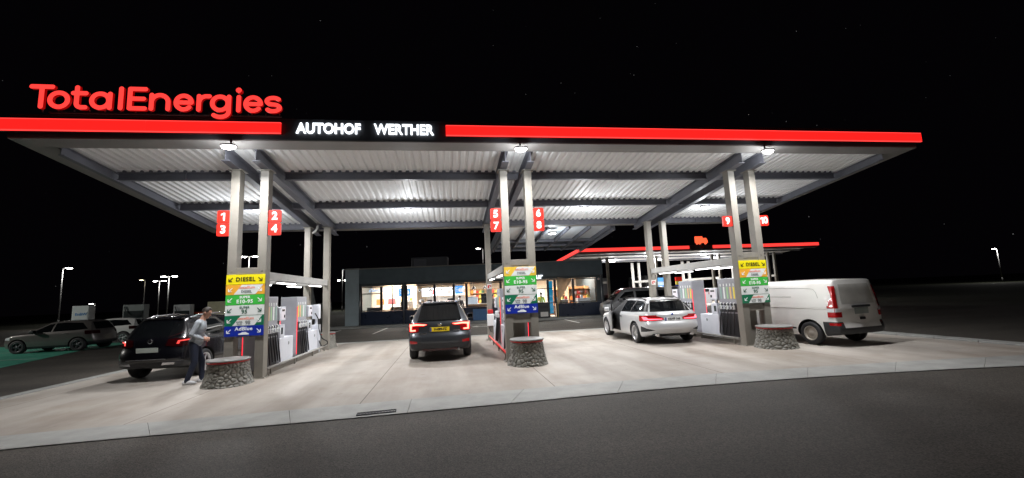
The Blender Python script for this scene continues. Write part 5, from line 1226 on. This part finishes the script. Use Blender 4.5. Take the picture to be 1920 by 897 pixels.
b = B(); b.box(-.36, -.16, .875, .90, .80, .825, bev=.008); b.obj('door_handle', 'chrome', t); b = B(); b.cyl((-1.55, .868, .76), (-1.55, .876, .76), .075, n=24); b.obj('fuel_flap', 'paint silver', t)
# the open driver door: hinged at its front edge, swung out
dr = bpy.data.objects.new('door', bpy.data.meshes.new('door')); COL.objects.link(dr); dr.parent = t
b = B(); b.prism([(-.92, .30), (0, .30), (0, .94), (-.05, .96), (-.93, .975)], -.05, .03); me = bpy.data.meshes.new('door'); 
bmesh.ops.bevel(b.bm, geom=b.bm.edges[:], offset=.015, segments=2, affect='EDGES')
b.bm.normal_update(); b.bm.to_mesh(me); b.bm.free(); me.materials.append(MATS['paint silver']); dr.data = me; dr.location = (.82, .855, 0); dr.rotation_euler = (0, 0, -math.radians(21)); dr['label'] = 'open driver door'
b = B(); b.prism([(-.92, .98), (-.06, .965), (-.60, 1.33), (-.90, 1.345)], -.07, -.055); b.obj('door_window', 'car glass', dr)
b = B(); b.tube([(-.92, -.06, .975), (-.91, -.07, 1.35), (-.60, -.075, 1.34), (-.03, -.05, .955)], .018); b.obj('window_frame', 'black', dr)
b = B(); b.box(-.90, -.02, -.075, -.052, .34, .92, bev=.02); b.box(-.75, -.15, -.12, -.076, .58, .66, bev=.02); b.obj('door_card', 'seat fabric', dr)
b = B(); b.box(-.22, -.04, .05, .22, .94, 1.09, bev=.04); o = b.obj('mirror', 'paint silver', dr)
b = B(); b.box(-.82, -.64, .031, .055, .80, .825, bev=.008); b.obj('handle', 'chrome', dr)

# ---- white panel van
S = dict(L=4.6, R=.325, rim=.20, axles=(-1.42, 1.50), paint='paint van', tw=.20, spokes=0, rimmat='hub cap', gap=.065,
    bottom=[(-2.3, .34), (-2.0, .28), (-1.7, .25), (2.3, .25)], belt=[(-2.3, 1.06), (0, 1.05), (1.3, 1.02), (2.3, .86)],
    top=[(-2.3, 1.80), (-1.2, 1.83), (.6, 1.82), (1.0, 1.74), (1.75, 1.10), (2.3, .90)], half=[(-2.3, .84), (-2.0, .875), (-1, .89), (1.2, .885), (1.9, .86), (2.3, .72)],
    rooft=[(-2.3, .73), (.5, .74), (1.1, .72), (1.7, .72), (2.3, .64)], rear=[(.2, .12), (.34, .03), (.48, .0), (.56, .03), (.62, .05), (1.0, .07), (1.6, .16), (1.9, .24)], front=[(.2, .1), (.5, 0), (1, .1)], kr=.10, kf=.4, warp=.9, tumble=.985, bow=.015,
    regions=[('rear_window', 'van glass', [('rear', [(-.60, 1.12), (.60, 1.12), (.60, 1.2), (.55, 1.66), (-.55, 1.66), (-.60, 1.2)], 1)]),
             ('bumper', 'dark plastic', [('rear', [(-1, .30), (1, .30), (1, .50), (-1, .50)], 1)] + lateral([(-2.4, .2), (-1.84, .2), (-1.82, .66), (-2.4, .66)]) + [('rear', [(-1, .5), (-.66, .5), (-.66, .64), (-1, .66)], 1), ('rear', [(1, .5), (.66, .5), (.66, .64), (1, .66)], 1)]),
             ('side_moulding', 'dark plastic', lateral([(-1.0, .42), (1.05, .42), (1.05, .47), (-1.0, .47)])),
             ('cab_window', 'car glass', lateral([(.55, 1.10), (1.45, 1.08), (.98, 1.56), (.55, 1.60)])),
             ('windscreen', 'car glass', [('front', [(-.7, 1.10), (.7, 1.10), (.62, 1.66), (-.62, 1.66)], 1)]),
             ('reflector', 'tail red', lateral([(-2.3, .56), (-2.12, .56), (-2.12, .63), (-2.3, .63)]) + mirrored([(.74, .56), (.95, .56), (.95, .63), (.74, .63)])),
             ('tail_light', 'tail red', mirrored([(.74, .78), (.76, 1.30), (.68, 1.62), (1, 1.62), (1, .78)]) + lateral([(-2.45, .78), (-2.15, .78), (-2.11, 1.1), (-2.06, 1.40), (-1.98, 1.62), (-2.45, 1.62)]), dict(thick=.012)),
             ('clear_lamp', 'clear lens', mirrored([(.75, .92), (.755, 1.02), (1, 1.02), (1, .92)]) + lateral([(-2.45, .92), (-2.17, .92), (-2.17, 1.02), (-2.45, 1.02)]), dict(thick=.016))])
t = thing('panel_van', 'dirty white panel van without side windows at the right pump island', 'van', (10.42, 12.0, 0), PI / 2 + .13); t.scale = (.97, .97, .97)
bd, md = vehicle(S, t)
add_plate(t, -2.245, .93, None, 'plate plain', .50, .16, eu=False); b = B(); b.box(-2.27, -2.235, -.33, .33, 1.03, 1.09, bev=.01); b.obj('handle_bar', 'dark plastic', t)
b = B(); b.box(-2.275, -2.24, -.09, .09, .70, .77, bev=.012); b.obj('latch', 'black', t)
for s in (1, -1):
    side_line(bd, [(-1.95, 1.0), (-1.0, 1.03), (.6, 1.03), (1.2, 1.02)], s, .006).obj('crease', 'paint van', t)
    side_line(bd, [(-1.72, 1.30), (-1.62, 1.50), (-1.42, 1.57), (-.6, 1.60), (.4, 1.60)], s, .005).obj('panel_swage', 'van seam', t)
    side_line(bd, [(-.9, 1.34), (0, 1.34), (.5, 1.33)], s, .006).obj('sliding_rail', 'van seam', t)
    side_line(bd, [(.42, .45), (.42, 1.55)], s, .003).obj('door_seam', 'van seam', t)
b = B(); b.tube([(-2.14, 0, 1.13), (-2.13, .25, 1.28), (-2.12, .35, 1.26)], .012); b.obj('wiper', 'black', t)
for s in (-1, 1): add_mirror(t, 1.25, .88, 1.15, 'dark plastic', s)

# ---- black suv, man standing beside it
S = dict(L=4.55, R=.345, rim=.235, axles=(-1.36, 1.34), paint='paint black', tw=.22, spokes=5, spokew=.06, rimmat='rim silver',
    bottom=[(-2.3, .36), (-2.0, .30), (-1.7, .24), (1.7, .22), (2.3, .28)], belt=[(-2.3, 1.06), (-1.4, 1.04), (.3, .99), (1.1, .97), (1.8, .92), (2.3, .80)],
    top=[(-2.3, 1.52), (-1.6, 1.58), (-.5, 1.60), (.2, 1.56), (1.1, 1.05), (1.8, .98), (2.3, .84)], half=[(-2.3, .80), (-1.9, .86), (-1.3, .88), (1.2, .88), (1.9, .86), (2.3, .72)],
    rooft=[(-2.3, .57), (-.5, .60), (.3, .59), (1.0, .70), (2.3, .66)], rear=[(.2, .16), (.36, .04), (.55, .0), (.7, .03), (.8, .08), (1.0, .12), (1.08, .18), (1.45, .48), (1.7, .54)], front=[(.2, .1), (.5, 0), (.8, .05), (1, .12)], kr=.30,
    regions=[('rear_window', 'car glass', [('rear', [(-.64, 1.07), (.64, 1.07), (.52, 1.47), (-.52, 1.47)], 1)]),
             ('side_window', 'car glass', lateral([(-1.9, 1.11), (-1.3, 1.07), (.8, 1.03), (.2, 1.44), (-.5, 1.48), (-1.5, 1.45)])),
             ('windscreen', 'car glass', [('front', [(-.64, 1.06), (.64, 1.06), (.5, 1.5), (-.5, 1.5)], 1)]),
             ('bumper', 'dark plastic', [('rear', [(-.9, .3), (.9, .3), (.8, .48), (-.8, .48)], 1)]),
             ('tail_light', 'tail dark', mirrored([(.38, .86), (.42, 1.02), (.95, 1.06), (.95, .88), (.7, .84)]) + lateral([(-2.3, .86), (-1.95, .90), (-1.9, 1.03), (-2.3, 1.06)]), dict(thick=.012)),
             ('light_strip', 'tail dim', mirrored([(.60, .90), (.62, .98), (.80, 1.0), (.80, .97), (.66, .955), (.65, .90)]), dict(thick=.016))])
t = thing('suv', 'black SUV at the left pumps with dim red tail lights beside a standing man', 'SUV', (-7.10, 13.72, 0), PI / 2 - .07); t.scale = (.96, .96, .96)
bd, md = vehicle(S, t)
add_plate(t, -2.235, .78, None, 'plate pale', .52, .12, tilt=-.12, eu=False)
for s in (-1, 1):
    b = B(); b.tube([(-1.6, s * .56, 1.535), (-1.3, s * .575, 1.60), (-.4, s * .585, 1.63), (.1, s * .58, 1.585)], .018); b.obj('roof_rail', 'chrome', t)
    b = B(); b.hexa([(-2.25, s * .36, .405), (-2.22, s * .64, .405), (-2.15, s * .64, .405), (-2.15, s * .36, .405), (-2.25, s * .39, .46), (-2.22, s * .66, .46), (-2.15, s * .66, .46), (-2.15, s * .39, .46)]); bmesh.ops.recalc_face_normals(b.bm, faces=b.bm.faces[:]); b.obj('exhaust_trim', 'chrome', t)
    add_mirror(t, .72, .87, 1.04, 'paint black', s)
b = B(); b.box(-2.29, -2.25, -.46, .46, .545, .556); b.obj('chrome_strip', 'alu', t)
b = B(); b.lathe([(.045, 0), (.055, 0), (.055, .01), (.045, .01)], 24, Matrix.Translation((-2.16, 0, .985)) @ Matrix.Rotation(-PI / 2, 4, 'Y')); b.obj('emblem', 'chrome', t)
b = B(); b.box(-1.80, -1.60, -.50, .50, 1.525, 1.55, bev=.01); b.obj('spoiler', 'paint black', t)

# ---- parked cars at the charging bays
def hatch(paintm, L=4.1, H=1.52, k=1., lights='tail dark', rim='rim dark', wheel=.325):
    h = L / 2
    return dict(L=L, R=wheel, rim=.21, axles=(-h + .74, h - .80), paint=paintm, tw=.20, spokes=5, spokew=.06, rimmat=rim,
        bottom=[(-h, .34), (-h + .3, .26), (-h + .6, .22), (h - .5, .20), (h, .26)], belt=[(-h, .98), (-h + .8, .97), (.2, .94), (.9, .91), (h - .4, .86), (h, .74)],
        top=[(-h, H - .08), (-h + .6, H - .01), (-.4, H), (.1, H - .04), (.95, .99), (h - .45, .92), (h, .78)], half=[(-h, .78), (-h + .4, .84), (-.8, .86), (.9, .86), (h - .4, .84), (h, .70)],
        rooft=[(-h, .54), (-.4, .57), (.2, .56), (.9, .66), (h, .62)], rear=[(.2, .14), (.36, .03), (.52, .0), (.7, .04), (.95, .12), (1.05, .18), (1.4, .42), (1.6, .46)], front=[(.2, .1), (.5, 0), (.75, .05), (1, .12)], kr=.28,
        regions=[('side_window', 'car glass', lateral([(-h + .42, 1.05), (-h + .9, 1.01), (-.16, .98), (-.16, H - .12), (-.5, H - .10), (-h + .75, H - .14)])), ('side_window', 'car glass', lateral([(-.10, .98), (.72, .96), (.12, H - .16), (-.10, H - .13)])),
                 ('rear_window', 'car glass', [('rear', [(-.58, 1.03), (.58, 1.03), (.48, H - .12), (-.48, H - .12)], 1)]), ('windscreen', 'car glass', [('front', [(-.6, 1.0), (.6, 1.0), (.5, H - .11), (-.5, H - .11)], 1)]),
                 ('bumper', 'dark plastic', [('rear', [(-.9, .22), (.9, .22), (.9, .46), (-.9, .46)], 1)] + lateral([(-h - .1, .2), (-h + .34, .2), (-h + .34, .42), (-h - .1, .44)])),
                 ('sill', 'dark plastic', lateral([(-h + 1.1, .18), (h - 1.15, .18), (h - 1.15, .33), (-h + 1.1, .33)])),
                 ('tail_light', lights, mirrored([(.50, .80), (.52, .95), (.95, .98), (.95, .80)]) + lateral([(-h, .80), (-h + .3, .84), (-h + .34, .95), (-h, .97)]), dict(thick=.01)),
                 ('headlight', 'clear lens', [('front', [(.42, .66), (.9, .68), (.9, .80), (.46, .76)], 1), ('front', [(-.42, .66), (-.9, .68), (-.9, .80), (-.46, .76)], 1)] + lateral([(h - .35, .70), (h, .66), (h, .80), (h - .4, .82)]), dict(thick=.008))])
def parked(S, x, y, rz, lab, z=-.024, nm='parked_car'):
    t = thing(nm, lab, 'car', (x, y, z), rz, 'cars parked at the charging bays'); vehicle(S, t); L = S['L'] / 2
    for s in (-1, 1): add_mirror(t, L - 1.42, .84, 1.0, 'black' if S['paint'] != 'paint white' else S['paint'], s)
    for s in (-1, 1):
        for xx in (.28, -.62):
            b = B(); b.box(xx - .19, xx, s * .862 - .012, s * .862 + .012, .86, .885, bev=.006); b.obj('door_handle', S['paint'], t)
    return t
t = parked(hatch('paint grey', 3.9, 1.50, rim='rim dark'), -18.25, 23.35, PI + .02, 'brownish grey small crossover parked broadside on the green charging bay')
t.scale.z = .94
t = parked(hatch('paint white', 3.9, 1.46, rim='rim silver'), -18.8, 27.1, PI - .05, 'white hatchback parked behind the brownish grey crossover')
t.scale.z = .94
t = parked(hatch('paint red', 4.2, 1.50), -15.9, 28.6, PI + .1, 'reddish car whose roof shows behind the white hatchback')
# dark van by the shop
S = dict(L=4.9, R=.335, rim=.21, axles=(-1.45, 1.55), paint='paint dark', tw=.21, spokes=5, rimmat='rim dark',
    bottom=[(-2.45, .34), (-2.1, .26), (2.45, .25)], belt=[(-2.45, 1.08), (0, 1.07), (1.4, 1.04), (2.45, .86)], top=[(-2.45, 1.80), (-1.2, 1.83), (.9, 1.82), (1.2, 1.74), (1.85, 1.12), (2.45, .92)],
    half=[(-2.45, .86), (-2.1, .90), (1.2, .91), (2.0, .89), (2.45, .74)], rooft=[(-2.45, .74), (.5, .75), (1.2, .73), (1.8, .72), (2.45, .66)], rear=[(.2, .1), (.4, 0), (.7, .04), (1.1, .06), (1.9, .2)], front=[(.2, .1), (.5, 0), (1, .1)], kr=.12, kf=.4, warp=.9, tumble=.98,
    regions=[('side_window', 'car glass', lateral([(-2.2, 1.14), (-.95, 1.12), (-.95, 1.62), (-2.1, 1.62)])), ('side_window', 'car glass', lateral([(-.80, 1.12), (.42, 1.12), (.42, 1.62), (-.80, 1.62)])), ('side_window', 'car glass', lateral([(.55, 1.12), (1.58, 1.10), (1.08, 1.58), (.55, 1.62)])),
             ('pillar', 'alu', lateral([(-.93, 1.1), (-.82, 1.1), (-.82, 1.66), (-.93, 1.66)])),
             ('windscreen', 'car glass', [('front', [(-.72, 1.12), (.72, 1.12), (.62, 1.66), (-.62, 1.66)], 1)]), ('headlight', 'clear lens', lateral([(2.0, .72), (2.45, .68), (2.45, .88), (2.0, .90)]) + [('front', [(.5, .70), (.9, .70), (.9, .88), (.55, .86)], 1), ('front', [(-.5, .70), (-.9, .70), (-.9, .88), (-.55, .86)], 1)])])
t = thing('passenger_van', 'dark passenger van parked nose left in front of the shop right end', 'van', (11.6, 25.2, -.024), PI - .10); vehicle(S, t)
for s in (-1, 1): add_mirror(t, 1.42, .90, 1.14, 'paint dark', s)
# far vehicles of the truck lanes: dark lorry with red rear lamps
def lorry(x, y, rz, lab, z0=-.03):
    t = thing('lorry', lab, 'truck', (x, y, z0), rz, 'dark lorries beyond the truck canopy')
    b = B(); b.box(-4.0, 2.6, -1.22, 1.22, 1.0, 3.6, bev=.04); b.obj('cargo_box', 'paint dark', t)
    b = B(); b.box(2.8, 4.7, -1.2, 1.2, .6, 3.1, bev=.12); c = b.obj('cab', 'paint black', t)
    b = B(); b.box(4.705, 4.72, -1.0, 1.0, 1.7, 2.7); b.obj('windscreen', 'car glass', c)
    b = B(); b.box(-3.9, 4.4, -.5, .5, .6, .98); b.obj('chassis', 'black', t)
    for xx in (-3.0, -1.8, 3.7):
        for s in (-1, 1):
            b = B(); b.cyl((xx, s * .85, .5), (xx, s * 1.18, .5), .5, n=24); o = b.obj('wheel', 'rubber', t); b = B(); b.cyl((xx, s * 1.181, .5), (xx, s * 1.2, .5), .26, n=18); b.obj('rim', 'alu', o)
    for s in (-1, 1):
        b = B(); b.box(-4.06, -4.005, min(s * .75, s * 1.15), max(s * .75, s * 1.15), .82, .97, bev=.01); b.obj('tail_light', 'tail lit', t)
lorry(29.5, 62, PI / 2 - .05, 'dark lorry with two red rear lamps seen between the rear right columns'); lorry(22.6, 66, PI / 2 + .1, 'dark lorry with a red rear lamp left of the blue truck pump panels')

# ---- charging posts
M('charger white', (.66, .68, .68), .4, ns=3, na=.08); M('charger grey', (.30, .33, .32), .5, ns=3, na=.12)
def charger(x, y, rz, w, h, mat, lab, cable=True, text=None):
    t = thing('charging_post', lab, 'charger', (x, y, -.02), rz, 'charging posts at the green bays')
    b = B(); b.box(-w / 2, w / 2, -.3, .3, 0, h, bev=.03); b.obj('cabinet', mat, t)
    b = B(); b.box(-w / 2 + .06, w / 2 - .06, -.312, -.302, h - .75, h - .35); b.obj('screen', 'pump lcd', t) if cable else b.obj('front_panel', mat, t)
    if cable: b = B(); b.tube([tuple(p) for p in dense(np.array([(-w / 2 + .08, -.33, h - .1), (-w / 2 + .2, -.36, h - .42), (-.02, -.40, h - .62), (w / 2 - .15, -.36, h - .5), (w / 2 - .06, -.32, h - .4), (w / 2 - .05, -.32, .9)]), 30)], .022); b.obj('cable', 'rubber', t)
    if text:
        b = B(); b.mesh(text_mesh(text, .2, .002, .004), face_front(0.04, -.318, h - .48)); b.obj('lettering', M('ink blue', (.05, .22, .55), .4), t)
        b = B(); b.box(-w / 2 + .05, w / 2 - .05, -.32, -.313, h - .5 - .38, h - .5 - .36); b.obj('trim_line', 'ink grey', t)
charger(-20.6, 27.5, .2, .74, 2.12, 'charger white', 'white charging post with blue print behind the brownish grey crossover', False, 'EnBW')
charger(-17.6, 27.0, .2, .98, 2.06, 'charger grey', 'grey charging post with a hanging cable between white hatchback and black SUV')
charger(-15.15, 27.0, .2, .80, 1.95, 'charger white', 'white charging post with black cable loop left of the standing man')
charger(-13.55, 27.6, .2, 1.1, 2.05, M('charger cream', (.70, .66, .45), .5, ns=3, na=.1), 'cream coloured charging cabinet half hidden by the left fuel board', False)

# ================================================================ people
M('skin', (.50, .27, .19), .55, ns=20, na=.12); M('sweater grey', (.36, .385, .42), .9, ns=8, na=.12, bump=.12, bs=120); M('jeans dark', (.016, .022, .045), .85, ns=25, na=.3, bump=.3, bs=120); M('sneaker', (.60, .60, .62), .6); M('hair', (.025, .017, .012), .6, ns=60, na=.4)
M('vest yellow', (.75, .70, .05), .7); M('shirt dark', (.05, .05, .06), .8)
def person(name_lab, loc, rz, J, mats, vox=.009, head_turn=0., hair=True):
    """one continuous body: tapered limbs melted together, coloured by the nearest limb"""
    t = thing('person', name_lab, 'person', loc, rz)
    b = B(); segs = []
    def cap(p, q, r0, r1, m, sx=1.): b.capsule(p, q, r0, r1, 14); segs.append((np.array(p, float), np.array(q, float), r0, r1, m))
    def ell(c, rx, ry, rz_, m): b.ball(c, rx, ry, rz_, 20); segs.append((np.array(c, float), np.array(c, float) + 1e-4, min(rx, ry), min(rx, ry), m))
    TOP, LEG, SK, SH = 1, 2, 0, 3
    # trunk
    ell(J['pelvis'], .125, .165, .13, LEG); ell(J['waist'], .122, .158, .16, TOP); ell(J['chest'], .130, .175, .19, TOP); ell(np.array(J['chest']) + (-.01, 0, .08), .105, .172, .085, TOP); cap(np.array(J['waist']) + (0, .05, -.13), np.array(J['waist']) + (0, -.05, -.13), .125, .125, TOP)
    for S_ in ('L', 'R'): cap(np.array(J['neck0']) - (0, 0, .01), np.array(J['sh' + S_]) * (1, .8, 1) + (0, 0, .005), .060, .056, TOP)
    cap(J['neck0'], J['neck1'], .062, .058, SK)
    h = np.array(J['head']); f = np.array((math.cos(head_turn), math.sin(head_turn), 0)); sd = np.array((-f[1], f[0], 0)); dn = J.get('nod', .25)
    fu = f * math.cos(dn) - np.array((0, 0, math.sin(dn))); up = np.array((0, 0, math.cos(dn))) + f * math.sin(dn)
    ell(h + up * .03, .092, .078, .10, SK); ell(h + fu * .025 - up * .045, .070, .060, .075, SK)
    cap(h + fu * .088 + up * .01, h + fu * .108 - up * .022, .011, .015, SK)          # nose
    cap(h + fu * .08 + sd * .035 + up * .035, h + fu * .08 - sd * .035 + up * .035, .016, .016, SK)   # brow
    cap(h + fu * .082 - up * .06 + sd * .018, h + fu * .082 - up * .06 - sd * .018, .011, .011, SK)   # lips
    ell(h + fu * .07 - up * .095, .03, .03, .022, SK)
    for s in (-1, 1): ell(h + sd * s * .082 - up * .005 - fu * .01, .02, .012, .032, SK)
    for S_ in ('L', 'R'):
        sh, el, wr, hd = [np.array(J[k + S_], float) for k in ('sh', 'el', 'wr', 'hand')]
        cap(sh, el, .066, .054, TOP); cap(el, wr, .052, .040, TOP)
        d = hd - wr; d /= np.linalg.norm(d); cap(wr - d * .01, wr + d * .03, .03, .03, SK)
        inn = np.array(J.get('palm' + S_, (0, 1 if S_ == 'R' else -1, 0)), float); inn -= d * inn.dot(d); inn /= np.linalg.norm(inn); ac = np.cross(d, inn)
        for k in range(4):
            o_ = ac * (.030 - .020 * k); cap(wr + d * .03 + o_ * .7, wr + d * .09 + o_, .018, .014, SK)
            l = (.036, .042, .039, .030)[k]; p1 = wr + d * .095 + o_; p2 = p1 + (d * .85 + inn * .5) * l; p3 = p2 + (d * .35 + inn * .9) * l * .8
            cap(p1, p2, .0105, .0095, SK); cap(p2, p3, .0095, .0085, SK)
        q = wr + d * .035 + ac * .035; q2 = q + (d * .6 + ac * .55 + inn * .4) * .045; cap(q, q2, .013, .011, SK); cap(q2, q2 + (d * .8 + inn * .5) * .035, .011, .0095, SK)
        hp, kn, an = [np.array(J[k + S_], float) for k in ('hip', 'kn', 'an')]
        cap(hp, kn, .098, .068, LEG); cap(kn, an, .068, .052, LEG); cap(an, an - (0, 0, .03), .05, .05, LEG)
    o = b.obj('body', 'skin'); md = o.modifiers.new('r', 'REMESH'); md.mode = 'VOXEL'; md.voxel_size = vox; md.use_smooth_shade = True
    m2 = o.modifiers.new('s', 'SMOOTH'); m2.iterations = 4; m2.factor = .5
    me = eval_mesh(o); bpy.data.objects.remove(o)
    for m in mats: me.materials.append(MATS[m]) if False else None
    me.materials.clear()
    for m in mats[:3]: me.materials.append(MATS[m])
    P = np.empty(len(me.polygons) * 3); me.polygons.foreach_get('center', P); P = P.reshape(-1, 3); best = np.full(len(P), 9.); idx = np.zeros(len(P), int)
    for a, c, r0, r1, m in segs:
        v = c - a; tt = np.clip(((P - a) @ v) / (v @ v), 0, 1); d = np.linalg.norm(P - a - tt[:, None] * v, axis=1) - (r0 + (r1 - r0) * tt)
        k = d < best; best[k] = d[k]; idx[k] = m
    me.polygons.foreach_set('material_index', idx.astype(np.int32)); me.polygons.foreach_set('use_smooth', np.ones(len(P), bool)); me.update()
    body = link('body', me, t)
    for S_ in ('L', 'R'):
        an = np.array(J['an' + S_], float); dx, dy = J.get('toe' + S_, (1, 0)); z = an[2] - .085
        b = B(); Mx = Matrix.Translation((an[0], an[1], z)) @ Matrix.Rotation(math.atan2(dy, dx), 4, 'Z')
        r_ = bmesh.ops.create_uvsphere(b.bm, u_segments=20, v_segments=12, radius=1)
        for v in r_['verts']:
            x, y, zz = v.co; L = .15; x = math.copysign(abs(x) ** .72, x); v.co = (.055 + x * L, y * (.054 - .006 * (x < 0)), max(.0, .040 + zz * (.062 if x < -.1 else .052 - .020 * max(x, 0))))
        for f in b.bm.faces: f.smooth = True
        bmesh.ops.transform(b.bm, matrix=Mx, verts=b.bm.verts); b.obj('shoe', mats[3], t)
    if hair:
        b = B(); r_ = bmesh.ops.create_uvsphere(b.bm, u_segments=28, v_segments=18, radius=1)
        hu = h + up * .035 - fu * .008
        kill = []
        for v in r_['verts']:
            p = Vector(v.co); w = p.x * Vector(fu) * .100 + p.y * Vector(sd) * .087 + p.z * Vector(up) * .104; v.co = Vector(hu) + w
            if p.z < -.35 + .8 * max(0, p.x) or (p.x > .55 and p.z < .62): kill.append(v)
        bmesh.ops.delete(b.bm, geom=kill, context='VERTS')
        for f in b.bm.faces: f.smooth = True
        bmesh.ops.solidify(b.bm, geom=b.bm.faces[:], thickness=.012); b.obj('hair', 'hair', t)
    for s in (-1, 1):
        b = B(); c = h + fu * .082 + sd * s * .031 + up * .018; b.ball(tuple(c), .011, .011, .008, 10); b.obj('eye', 'white paint', t)
    return t
J = dict(pelvis=(-.03, 0, .93), waist=(.01, 0, 1.08), chest=(.055, 0, 1.27), neck0=(.085, 0, 1.41), neck1=(.125, 0, 1.50), head=(.165, 0, 1.59), nod=.5,
    shL=(.09, .165, 1.36), shR=(.05, -.165, 1.36), elR=(-.06, -.205, 1.11), wrR=(.13, -.13, 1.0), handR=(.24, -.06, .985), elL=(.02, .205, 1.12), wrL=(.17, .10, 1.0), handL=(.26, .02, .97), palmR=(.2, 1, -.3), palmL=(.2, -1, -.3),
    hipL=(-.03, .09, .88), hipR=(-.03, -.09, .88), knL=(.10, .11, .49), knR=(.0, -.10, .48), anL=(.11, .13, .085), anR=(-.12, -.11, .085), toeR=(1, -.25), toeL=(1, .3))
person('man in grey sweater and dark jeans looking down beside the black SUV', (-5.86, 10.98, 0), .30, J, ['skin', 'sweater grey', 'jeans dark', 'sneaker'])
def standing(**k):
    q = dict(pelvis=(0, 0, .93), waist=(0, 0, 1.08), chest=(0, 0, 1.28), neck0=(0, 0, 1.42), neck1=(.015, 0, 1.52), head=(.03, 0, 1.62), nod=.1, shL=(0, .165, 1.37), shR=(0, -.165, 1.37), elL=(-.02, .24, 1.12), elR=(-.02, -.24, 1.12), wrL=(.10, .22, .92), wrR=(.10, -.22, .92), handL=(.16, .21, .82), handR=(.16, -.21, .82),
        hipL=(0, .09, .88), hipR=(0, -.09, .88), knL=(.02, .10, .48), knR=(.02, -.10, .48), anL=(0, .10, .085), anR=(0, -.10, .085)); q.update(k); return q
p = SHM @ Vector((13.15, 1.3, .02)); person('person in a yellow vest standing inside the shop door', p, 1.2, standing(), ['skin', 'vest yellow', 'jeans dark', 'sneaker'], .014)
p = SHM @ Vector((7.45, 1.4, .02)); person('dark dressed customer inside the shop behind the grey car', p, 1.9, standing(), ['skin', 'shirt dark', 'jeans dark', 'sneaker'], .014)
p = SHM @ Vector((9.75, 1.7, .02)); person('person in dark clothes at the till near the middle columns', p, 2.4, standing(), ['skin', 'shirt dark', 'jeans dark', 'sneaker'], .014)
